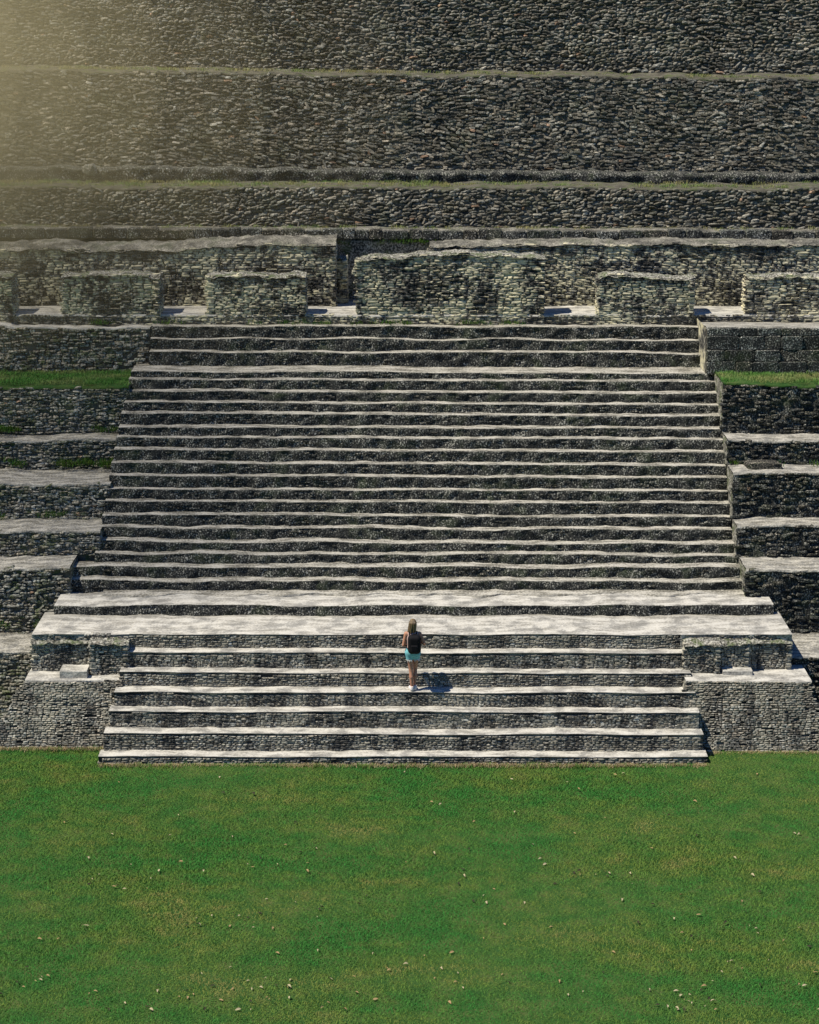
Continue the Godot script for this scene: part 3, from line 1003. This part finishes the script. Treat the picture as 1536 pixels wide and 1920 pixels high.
var blocks := []
func block_mesh(sd: int, jit: float) -> ArrayMesh:
	# a squared block with worn corners
	var r := RandomNumberGenerator.new()
	r.seed = sd
	var st := SurfaceTool.new()
	st.begin(Mesh.PRIMITIVE_TRIANGLES)
	st.set_smooth_group(-1)
	var c := 0.03
	var loops := []
	for f in [[-0.5, 0.5], [0.5 - c * 1.4, 0.5], [0.5, 0.5 - c]]:
		var e: float = f[1]
		var pts := []
		for q in [Vector2(-1, -0.75), Vector2(-1, 0.75), Vector2(-0.85, 1), Vector2(0, 1), Vector2(0.85, 1), Vector2(1, 0.75), Vector2(1, -0.75), Vector2(0.85, -1), Vector2(0, -1), Vector2(-0.85, -1)]:
			pts.append(Vector3(q.x * e + r.randf_range(-jit, jit) * 0.4, q.y * e + r.randf_range(-jit, jit), f[0] + r.randf_range(-jit, jit)))
		loops.append(pts)
	for k in 2:
		for j in 10:
			var q := (j + 1) % 10
			for t in [loops[k][j], loops[k + 1][j], loops[k + 1][q], loops[k][j], loops[k + 1][q], loops[k][q]]:
				st.add_vertex(t)
	for j in 10:
		for t in [loops[2][j], Vector3(0, 0, 0.5 + jit), loops[2][(j + 1) % 10]]:
			st.add_vertex(t)
		for t in [loops[0][(j + 1) % 10], Vector3(0, 0, -0.5), loops[0][j]]:
			st.add_vertex(t)
	st.generate_normals()
	return st.commit()

func block_stone(parent: Node3D, pos: Vector3, size: Vector3, mat: Material) -> void:
	if blocks.is_empty():
		for i in 6:
			blocks.append(block_mesh(40 + i, 0.022))
	var b := put("block", blocks[rng.randi() % 6], mat, parent)
	b.transform = Transform3D(Basis(Vector3.BACK, rng.randf_range(-0.02, 0.02)).scaled(size), pos)

func temple() -> void:
	# floor of the ruined gallery
	var p := thing("plinth", "low stone plinth and pale floor under the ruined piers", "plinth", Vector3.ZERO)
	var face := func(x: float) -> PackedVector3Array:
		var yt := 8.285 + n2(x * 0.5, 50.0) * 0.02
		return PackedVector3Array([Vector3(x, 7.7, -51.60), Vector3(x, 8.1, -51.60 + n2(x * 3.0, 51.0) * 0.03), Vector3(x, yt - 0.02, -51.60)])
	put("plinth_face", ribbon(span(-15.0, 15.0, 0.15), face), M.core, p)
	var floor_ := func(x: float) -> PackedVector3Array:
		var yt := 8.285 + n2(x * 0.5, 50.0) * 0.02
		return PackedVector3Array([Vector3(x, yt - 0.06, -51.57), Vector3(x, yt - 0.01, -51.58 + n2(x * 3.0, 1.0) * 0.04), Vector3(x, yt, -51.64), Vector3(x, yt + n2(x, 9.0) * 0.015, -52.4), Vector3(x, yt, -53.2), Vector3(x, yt, -54.7)])
	put("floor", ribbon(span(-15.0, 15.0, 0.15), floor_), M.pale, p)
	masonry(p, Vector3(-15.0, 8.0, -51.585), Vector3.RIGHT, Vector3.UP, 30.0, 0.27, WALLING, 120)
	# piers in front
	var low := func(h: float) -> Callable:
		return func(x: float) -> float: return h + n2(x * 0.8, h * 31.0) * 0.05 + n2(x * 3.3, h * 11.0) * 0.03
	var mid := func(x: float) -> float:
		var f := (x + 1.46) / 5.12
		return 9.74 + sin(clampf(f, 0.0, 1.0) * PI * 0.9) * 0.15 + n2(x * 1.2, 77.0) * 0.05
	var G := "ruined piers of the gallery"
	pier("ruined stone pier at the left edge, leftmost of the piers", "pier", "stone_pier", -12.2, -10.68, 8.20, -51.56, 0.9, low.call(9.34), 60, G)
	pier("ruined pier with pale patches, second from the left edge", "pier", "stone_pier", -9.38, -6.71, 8.20, -51.56, 0.9, low.call(9.33), 160, G)
	pier("ruined grey pier just left of the narrow doorway", "pier", "stone_pier", -5.48, -2.78, 8.20, -51.56, 0.9, low.call(9.30), 160, G)
	pier("widest and tallest ruined pier, in the middle of the gallery", "pier", "stone_pier", -1.46, 3.66, 8.20, -51.56, 0.9, mid, 290, G)
	pier("dark ruined pier just right of the widest pier", "pier", "stone_pier", 5.08, 7.70, 8.20, -51.56, 0.9, low.call(9.29), 160, G)
	pier("ruined stone pier at the right edge, rightmost of the piers", "pier", "stone_pier", 9.09, 12.4, 8.20, -51.56, 0.9, low.call(9.28), 120, G)
	# the wall behind them, broken open at the doorway
	var left_top := func(x: float) -> float:
		return 9.86 + smoothstep(-7.0, -3.0, x) * 0.13 + n2(x * 0.5, 88.0) * 0.06 + n2(x * 2.4, 89.0) * 0.02
	pier("long ruined back wall left of the narrow doorway", "wall", "gallery_wall", -15.0, -2.02, 8.2, -53.05, 1.25, left_top, 300, "back walls of the gallery")
	var right_top := func(x: float) -> float:
		return 9.98 - smoothstep(1.6, 0.5, x) * 0.06 + n2(x * 0.5, 98.0) * 0.04 + n2(x * 2.4, 99.0) * 0.02
	pier("long ruined back wall right of the widest pier", "wall", "gallery_wall", 0.55, 15.0, 8.2, -53.05, 1.25, right_top, 300, "back walls of the gallery")
	# plastered inner wall seen through the gap
	var inner := thing("plastered_wall", "mossy plastered inner wall seen through the gap behind the widest pier", "wall", Vector3.ZERO)
	var plaster := func(x: float) -> PackedVector3Array:
		var q := PackedVector3Array()
		for k in 12:
			var y := lerpf(8.2, 10.02, k / 11.0)
			q.append(Vector3(x, y, -54.42 + n3(x * 1.7, y * 1.7, 4.0) * 0.05 + n3(x * 5.0, y * 5.0, 4.0) * 0.02))
		q.append(Vector3(x, 10.02, -55.2))
		q.append(Vector3(x, 8.2, -55.2))
		return q
	put("plaster_face", ribbon(span(-2.9, 1.6, 0.08), plaster), M.rough, inner)
	var jamb := func(x: float) -> float: return 9.55 + n2(x * 4.0, 2.0) * 0.03
	pier("narrow broken door jamb inside the gallery doorway", "wall", "door_jamb", -2.02, -1.72, 8.2, -53.6, 0.5, jamb, 20)
	# cornice of squared blocks
	var c := thing("cornice", "long cornice of squared grey blocks above the gallery", "cornice", Vector3.ZERO)
	var bed := func(x: float) -> PackedVector3Array:
		var t := 0.0035 * x
		var yt := 10.26 - t + n2(x * 0.6, 61.0) * 0.03
		return PackedVector3Array([Vector3(x, 9.99 - t, -54.9), Vector3(x, 9.99 - t, -54.42), Vector3(x, yt - 0.05, -54.42), Vector3(x, yt, -54.5), Vector3(x, yt + 0.02, -55.3), Vector3(x, 9.6, -55.4)])
	put("core", solid(span(-15.0, 15.0, 0.2), bed), M.rubble, c)
	var x := -14.9
	while x < 14.9:
		var w := rng.randf_range(0.32, 0.75)
		var h := rng.randf_range(0.22, 0.29)
		block_stone(c, Vector3(x + w * 0.5, 10.0 + h * 0.5 - 0.0035 * x, -54.46 + rng.randf_range(-0.03, 0.03)), Vector3(w - 0.02, h, 0.4), M.dark_tints[rng.randi() % 5 + 2])
		x += w

func rubble_walls() -> void:
	terrace("rubble_wall", "low rubble wall of tilted stones just above the cornice", "wall", -16.0, 16.0, 10.2, -54.96, 11.353, -55.243, -57.0, RUBBLE, 300, {"tilt": 0.003, "top": "mosscore", "bump": 0.04, "low": 9.8})
	var low := thing("plastered_wall", "low mossy plastered wall between two rubble walls", "wall", Vector3.ZERO)
	var f := func(x: float) -> PackedVector3Array:
		var t := 0.008 * x
		var yt := 11.68 - t + n2(x * 0.45, 64.0) * 0.07 + n2(x * 1.8, 65.0) * 0.03
		var q := PackedVector3Array()
		for k in 7:
			var y := lerpf(11.2 - t, yt - 0.04, k / 6.0)
			q.append(Vector3(x, y, -57.03 + n3(x * 1.6, y * 2.5, 14.0) * 0.06 + n3(x * 5.0, y * 5.0, 24.0) * 0.03))
		q.append(Vector3(x, yt, -57.1))
		q.append(Vector3(x, yt + 0.02, -57.5))
		q.append(Vector3(x, yt + 0.02, -58.0))
		q.append(Vector3(x, 11.0, -58.0))
		return q
	put("plaster_face", ribbon(span(-16.0, 16.0, 0.08), f), M.lowwall, low)
	terrace("rubble_wall", "tall rubble wall of tilted stones between the two grassy lines", "wall", -16.0, 16.0, 11.58, -57.60, 14.40, -58.44, -59.2, RUBBLE, 300, {"tilt": 0.0115, "top": "mosscore", "bump": 0.04, "rise": 0.14, "low": 11.2})
	terrace("rubble_wall", "topmost rubble wall of tilted stones, cut by the upper edge", "wall", -17.0, 17.0, 14.45, -59.25, 18.4, -60.4, -64.0, RUBBLE, 300, {"tilt": 0.0137, "top": "rubble", "bump": 0.05, "low": 13.8})
	# two odd blocks set in the tall rubble wall
	for e in [[Vector3(-9.35, 11.73, -56.9), Vector3(0.42, 0.36, 0.32), "pale boulder resting on the low plastered wall", 6]]:
		var b := put("boulder", make_stone(321, 0.3), M.rubble_tints[e[3]], self)
		b.transform = Transform3D(Basis().scaled(e[1]), e[0])
		tag(b, e[2], "boulder")

func greenery() -> void:
	var tuft := tuft_mesh(12, 0.11, 0.10, 0.007, 8)
	# [label, x0, x1, y, z front, z back, tilt, how dense, dryness]
	var beds := [
		["grass on the ledge of the left terraces", -15.0, -7.35, 6.86, -49.2, -51.05, -0.005, 150.0, 0.36],
		["grass on the ledge of the right terraces", 8.05, 15.0, 7.04, -48.28, -49.66, 0.0, 130.0, 0.45],
		["grass strip above the low rubble wall", -16.0, 16.0, 11.37, -55.35, -56.98, 0.003, 40.0, 0.75],
		["grass strip below the topmost rubble wall", -16.0, 16.0, 14.45, -58.5, -59.2, 0.0125, 45.0, 0.9],
		["dry grass along the top of the cornice", -15.0, 15.0, 10.27, -54.55, -55.0, 0.0035, 26.0, 0.8]]
	for b in beds:
		var spots := []
		var n := int((b[2] - b[1]) * (b[4] - b[5]) * b[7])
		for i in n:
			var x := rng.randf_range(b[1], b[2])
			var z := rng.randf_range(b[5], b[4])
			var a := n2(x * 0.5, z * 0.8) * 0.5 + rng.randf() * 0.4 - 0.2 + float(b[8]) - 0.4
			if b[8] > 0.5 and n2(x * 0.3, z + 5.0) + 0.25 - x * 0.035 < rng.randf_range(-0.3, 0.3):
				continue
			var c := Color(0.09, 0.25, 0.05).lerp(Color(0.34, 0.31, 0.14), clampf(a + 0.3, 0.0, 1.0))
			spots.append([turned(Vector3(x, b[3] - b[6] * x + rng.randf_range(-0.02, 0.01), z), rng.randf_range(0.35, 1.0)), c])
		scatter("ledge_grass", b[0], "grass", tuft, M.grass, spots)
	# weeds rooted at the foot of the terraces
	var weeds := []
	for w in [[-15.0, -7.5, 5.66, -48.95, 0.10, 500], [-15.0, -7.5, 4.90, -48.2, 0.14, 500], [-15.0, -7.6, 3.98, -46.58, 0.12, 260], [-15.0, -8.3, 1.80, -44.15, 0.2, 300], [8.1, 15.0, 5.2, -46.98, 0.05, 80], [-2.3, 0.8, 9.9, -54.35, 0.1, 60], [-9.0, 3.0, 8.06, -51.5, 0.05, 200]]:
		for i in int(w[5]):
			var x := rng.randf_range(w[0], w[1])
			if n2(x * 0.8, w[2] * 3.0) < rng.randf_range(0.0, 0.7):
				continue
			var z: float = w[3] + rng.randf() * rng.randf() * 0.35
			weeds.append([turned(Vector3(x, w[2] - 0.02 + rng.randf() * w[4], z), rng.randf_range(0.5, 1.3)), Color(0.03, 0.10, 0.02).lerp(Color(0.10, 0.16, 0.03), rng.randf())])
	scatter("weeds", "green weeds rooted along the feet of the old walls", "weeds", tuft, M.grass, weeds)
	# dry litter gathered at the foot of the lowest walls
	var litter := []
	var fringe := []
	for w in [[-9.8, -6.9, -40.83], [6.75, 9.8, -40.57], [-6.9, 6.65, -39.84]]:
		for i in int((w[1] - w[0]) * 14.0):
			fringe.append([turned(Vector3(rng.randf_range(w[0], w[1]), 0.0, w[2] + rng.randf() * 0.12), rng.randf_range(0.5, 1.0)), Color(0.06, 0.2, 0.04).lerp(Color(0.2, 0.26, 0.07), rng.randf())])
		var n := int((w[1] - w[0]) * 55.0)
		for i in n:
			var x := rng.randf_range(w[0], w[1])
			var s := rng.randf() * rng.randf()
			litter.append([turned(Vector3(x, 0.01, w[2] + s * 0.16), rng.randf_range(0.35, 0.7)), Color(0.36, 0.27, 0.14).lerp(Color(0.5, 0.42, 0.26), rng.randf())])
	scatter("edge_grass", "taller unmown grass along the foot of the lowest walls", "grass", tuft, M.grass, fringe)
	scatter("dry_litter", "dry tan litter along the foot of the lowest walls", "litter", tuft, M.grass, litter)

func added_haze() -> void:
	# warm glow at the upper left, put in as haze volumes
	for e in [[Vector3(-13.6, 14.9, -50.0), Vector3(7.5, 8.5, 17), 0.030], [Vector3(-13.4, 14.8, -50.0), Vector3(10.5, 9.8, 17), 0.020], [Vector3(-13.2, 14.7, -50.0), Vector3(14, 11.5, 18), 0.017], [Vector3(-13.5, 14.6, -50.0), Vector3(20, 15, 19), 0.009], [Vector3(-13.8, 14.4, -50.0), Vector3(28, 18, 20), 0.004]]:
		var f := FogVolume.new()
		f.name = numbered("added_haze")
		f.shape = RenderingServer.FOG_VOLUME_SHAPE_ELLIPSOID
		f.size = e[1]
		f.position = e[0]
		f.rotation.y = 0.22
		var m := FogMaterial.new()
		m.density = e[2]
		m.albedo = Color(1.0, 0.935, 0.70)
		f.material = m
		add_child(f)
		tag(f, "warm glow put in as haze over the upper left of the ruin", "added_haze", "warm haze", "stuff")

func leaf_mesh(sd: int, curl: float) -> ArrayMesh:
	var r := RandomNumberGenerator.new()
	r.seed = sd
	var rows := []
	for i in 6:
		var t := i / 5.0
		var w := sin(pow(t, 0.8) * PI) * 0.19 + 0.012
		var line := PackedVector3Array()
		for k in [-1.0, 0.0, 1.0]:
			line.append(Vector3(t - 0.5, absf(k) * w * curl + sin(t * PI) * 0.16 * curl + r.randf_range(0, 0.03), k * w))
		rows.append(line)
	return grid_mesh(rows)

func leaves() -> void:
	var shapes := []
	for i in 5:
		shapes.append(leaf_mesh(60 + i, [0.2, 0.7, 1.1, 0.5, 0.9][i]))
	var kinds := [
		["pale cream dried leaf lying on the lawn", "pale fallen leaves", plain(Color(0.40, 0.35, 0.22)), 110],
		["tan brown dried leaf lying on the lawn", "tan fallen leaves", plain(Color(0.34, 0.24, 0.12)), 90],
		["dark shrivelled leaf lying on the lawn", "dark fallen leaves", plain(Color(0.035, 0.03, 0.02)), 95]]
	for m in kinds:
		m[2].cull_mode = BaseMaterial3D.CULL_DISABLED
	var centres := []
	for i in 16:
		centres.append(Vector2(rng.randf_range(-7.5, 7.5), -29.0 - 6.5 * rng.randf() * rng.randf()))
	for m in kinds:
		for i in int(m[3]):
			var x := rng.randf_range(-8.5, 8.5)
			var z := -29.2 - 10.2 * pow(rng.randf(), 1.7)
			if rng.randf() < 0.5:
				var c: Vector2 = centres[rng.randi() % 16]
				x = c.x + rng.randfn() * 0.7
				z = c.y + rng.randfn() * 0.35
			z = clampf(z, -39.5, -29.0)
			var o := put("fallen_leaf", shapes[rng.randi() % 5], m[2], self)
			var len := rng.randf_range(0.04, 0.115)
			var b := Basis(Vector3.UP, rng.randf() * TAU) * Basis(Vector3.RIGHT, rng.randf_range(-0.5, 0.5))
			o.transform = Transform3D(b.scaled(Vector3.ONE * len), Vector3(x, 0.04, z))
			tag(o, m[0], "leaf", m[1])

func people() -> void:
	var at := Vector3(0.075, 1.333, -41.05)
	var who := thing("person", "person in denim shorts climbing the stairs, long blond hair down the back", "person", at)
	who.scale = Vector3(0.94, 1.0, 0.96)
	var skin := plain(Color(0.50, 0.26, 0.17), 0.55)
	skin.subsurf_scatter_enabled = true
	skin.subsurf_scatter_strength = 0.1
	var lw := Vector3(-0.13, 1.02, -0.16)
	var rw := Vector3(0.13, 1.13, -0.15)
	var lt := Basis(Vector3(0.1, 0.0, 0.99).normalized(), Vector3(0.75, 0.15, -0.45).normalized(), Vector3(-0.2, 0.9, 0.1).normalized()).orthonormalized()
	var rt := Basis(Vector3(0.1, 0.0, 0.99).normalized(), Vector3(-0.6, 0.45, -0.45).normalized(), Vector3(0.2, 0.9, 0.1).normalized()).orthonormalized()
	var body := field_mesh([
		[body_field, Vector3(-0.36, -0.02, -0.30), Vector3(0.36, 1.50, 0.22), 0.013],
		[func(p: Vector3) -> float: return smin(body_field(p), 1.0, 0.001), Vector3(-0.16, 1.44, -0.18), Vector3(0.16, 1.72, 0.14), 0.006],
		[func(p: Vector3) -> float: return hand_field(p, lw, lt), lw - Vector3.ONE * 0.17, lw + Vector3.ONE * 0.17, 0.005],
		[func(p: Vector3) -> float: return hand_field(p, rw, rt), rw - Vector3.ONE * 0.17, rw + Vector3.ONE * 0.17, 0.005]])
	put("body", body, skin, who)
	# sleeveless top
	var shirt := func(p: Vector3) -> float:
		var d := trunk_field(p, 0.009)
		d = smin(d, cap(p, Vector3(-0.10, 1.35, 0.0), Vector3(0.10, 1.35, 0.0), 0.052, 0.052), 0.04)
		d = maxf(d, 0.98 - p.y)
		d = maxf(d, 0.10 - (p - Vector3(0, 1.49, -0.02)).length())
		return maxf(d, absf(p.x) - 0.15)
	var top := put("shirt", field_mesh([[shirt, Vector3(-0.22, 0.93, -0.17), Vector3(0.22, 1.46, 0.17), 0.011]]), plain(Color(0.62, 0.46, 0.42), 0.9), who)
	top.set_meta("label", "pale sleeveless top")
	# cut-off shorts
	var shorts := func(p: Vector3) -> float:
		var d := smin(leg_field(p, 0.022), trunk_field(p, 0.014), 0.04)
		d = maxf(d, p.y - 1.03)
		return maxf(d, 0.745 + 0.012 * sin(p.x * 60.0) - p.y)
	var denim := put("shorts", field_mesh([[shorts, Vector3(-0.24, 0.70, -0.24), Vector3(0.24, 1.08, 0.20), 0.011]]), plain(Color(0.20, 0.52, 0.58), 0.9), who)
	denim.set_meta("label", "light blue cut-off denim shorts with frayed hem")
	var fr := SurfaceTool.new()
	fr.begin(Mesh.PRIMITIVE_TRIANGLES)
	for k in 90:
		var side := -1.0 if k % 2 == 0 else 1.0
		var a := rng.randf() * TAU
		var c := Vector3(-0.068, 0, -0.003) if side < 0 else Vector3(0.073, 0, -0.052)
		var o := c + Vector3(cos(a) * 0.102, 0.758, sin(a) * 0.102)
		var tip := o + Vector3(cos(a) * 0.012 + rng.randf_range(0.0, 0.03), -rng.randf_range(0.03, 0.065), sin(a) * 0.012)
		var w := Vector3(-sin(a), 0, cos(a)) * 0.006
		for t in [o - w, tip, o + w]:
			fr.add_vertex(t)
	fr.generate_normals()
	var fm := plain(Color(0.72, 0.74, 0.72), 0.9)
	fm.cull_mode = BaseMaterial3D.CULL_DISABLED
	put("frayed_hem", fr.commit(), fm, denim)
	# hair
	var hair := func(p: Vector3) -> float:
		var c := Vector3(0.0, 1.60, 0.0)
		var d := ell(p, c, Vector3(0.086, 0.100, 0.104))
		var locks := [[Vector3(-0.05, 1.60, 0.06), Vector3(-0.085, 1.41, 0.06), 0.045, 0.02], [Vector3(-0.02, 1.60, 0.08), Vector3(-0.045, 1.40, 0.09), 0.05, 0.022], [Vector3(0.03, 1.60, 0.08), Vector3(0.02, 1.41, 0.09), 0.05, 0.022], [Vector3(0.05, 1.58, 0.06), Vector3(0.06, 1.43, 0.07), 0.04, 0.02], [Vector3(-0.07, 1.58, 0.0), Vector3(-0.12, 1.33, 0.02), 0.03, 0.02], [Vector3(-0.12, 1.33, 0.02), Vector3(-0.13, 1.24, 0.0), 0.02, 0.012]]
		for l in locks:
			d = smin(d, cap(p, l[0], l[1], l[2], l[3]), 0.018)
		d += 0.004 * sin(atan2(p.x, p.z + 0.02) * 26.0 + p.y * 9.0)
		# face left free, on the side the head is turned to
		var q := (p - Vector3(0.0, 1.585, -0.015)).rotated(Vector3.UP, 0.5)
		return maxf(d, 0.075 - (q - Vector3(0, -0.035, -0.11)).length())
	put("hair", field_mesh([[hair, Vector3(-0.18, 1.20, -0.14), Vector3(0.16, 1.73, 0.17), 0.007]]), hair_material(), who)
	# sunglasses
	var gl := func(p: Vector3) -> float:
		var q := (p - Vector3(0.0, 1.585, -0.015)).rotated(Vector3.UP, 0.5)
		var d := 1.0
		for s in [-1.0, 1.0]:
			d = minf(d, ell(q, Vector3(s * 0.033, 0.0, -0.094), Vector3(0.027, 0.022, 0.007)))
			d = minf(d, cap(q, Vector3(s * 0.062, 0.008, -0.088), Vector3(s * 0.088, 0.01, 0.0), 0.004, 0.004))
		return minf(d, cap(q, Vector3(-0.02, 0.006, -0.1), Vector3(0.02, 0.006, -0.1), 0.004, 0.004))
	put("sunglasses", field_mesh([[gl, Vector3(-0.13, 1.54, -0.14), Vector3(0.13, 1.63, 0.10), 0.005]]), plain(Color(0.01, 0.01, 0.012), 0.2), who)
	# shoes
	for f in [[Vector3(-0.022, 0.045, 0.055), Vector3(-0.065, 0.035, -0.125)], [Vector3(0.045, 0.045, -0.015), Vector3(0.062, 0.035, -0.185)]]:
		var shoe := func(p: Vector3) -> float:
			var d := cap(p, f[0], f[1], 0.047, 0.042)
			d = smin(d, cap(p, f[0] + Vector3(0, 0.01, 0), f[0] + Vector3(0, 0.055, 0.0), 0.042, 0.040), 0.02)
			d = maxf(d, p.y - 0.112)
			return maxf(d, 0.002 - p.y)
		put("shoe", field_mesh([[shoe, f[1] - Vector3(0.08, 0.06, 0.07), f[0] + Vector3(0.08, 0.12, 0.08), 0.009]]), plain(Color(0.75, 0.70, 0.68), 0.7), who)
	# backpack
	var pack := thing("backpack", "black rounded backpack worn by the person on the stairs", "backpack", at + Vector3(0.035, 0.98, 0.17))
	pack.scale = Vector3(0.94, 1.0, 0.96)
	var bag := func(p: Vector3) -> float:
		var b := Vector3(0.065, 0.125, 0.02)
		var q := (p - Vector3(0, 0.175, 0)).abs() - b
		return Vector3(maxf(q.x, 0), maxf(q.y, 0), maxf(q.z, 0)).length() + minf(maxf(q.x, maxf(q.y, q.z)), 0.0) - 0.092
	var cloth := plain(Color(0.007, 0.007, 0.009), 0.75)
	put("main_compartment", field_mesh([[bag, Vector3(-0.2, -0.09, -0.13), Vector3(0.2, 0.44, 0.13), 0.011]]), cloth, pack)
	var pocket := func(p: Vector3) -> float:
		var q := (p - Vector3(0, 0.10, 0.095)).abs() - Vector3(0.06, 0.055, 0.008)
		return Vector3(maxf(q.x, 0), maxf(q.y, 0), maxf(q.z, 0)).length() + minf(maxf(q.x, maxf(q.y, q.z)), 0.0) - 0.028
	put("front_pocket", field_mesh([[pocket, Vector3(-0.14, -0.05, 0.02), Vector3(0.14, 0.22, 0.15), 0.01]]), cloth, pack)
	for s in [-1.0, 1.0]:
		var strap := func(p: Vector3) -> float:
			var pts := [Vector3(s * 0.08 - 0.035, 0.36, -0.06), Vector3(s * 0.095 - 0.035, 0.435, -0.15), Vector3(s * 0.10 - 0.035, 0.40, -0.245), Vector3(s * 0.115 - 0.035, 0.22, -0.29), Vector3(s * 0.15 - 0.035, 0.06, -0.22), Vector3(s * 0.13 - 0.02, 0.03, -0.05)]
			var d := 1.0
			for k in 5:
				d = minf(d, cap(p, pts[k], pts[k + 1], 0.016, 0.016))
			return d
		put("strap", field_mesh([[strap, Vector3(-0.22, 0.0, -0.33), Vector3(0.2, 0.47, 0.0), 0.01]]), cloth, pack)
	var loop := func(p: Vector3) -> float:
		return cap(p, Vector3(-0.03, 0.395, -0.05), Vector3(0.03, 0.395, -0.05), 0.012, 0.012)
	put("carry_handle", field_mesh([[loop, Vector3(-0.06, 0.36, -0.08), Vector3(0.06, 0.43, -0.02), 0.008]]), cloth, pack)

func hair_material() -> StandardMaterial3D:
	var streaks := seamless(71, 0.05, 3, 256, 16)
	streaks.resize(256, 256, Image.INTERPOLATE_CUBIC)
	var tex := painted(streaks, 0.8, streaks, 0.2, 0.0, [[0.0, Color(0.045, 0.03, 0.014)], [0.45, Color(0.10, 0.068, 0.032)], [0.7, Color(0.24, 0.17, 0.08)], [1.0, Color(0.45, 0.34, 0.18)]])
	var m := StandardMaterial3D.new()
	m.albedo_texture = tex
	m.uv1_triplanar = true
	m.uv1_scale = Vector3.ONE / 0.25
	m.roughness = 0.5
	return m
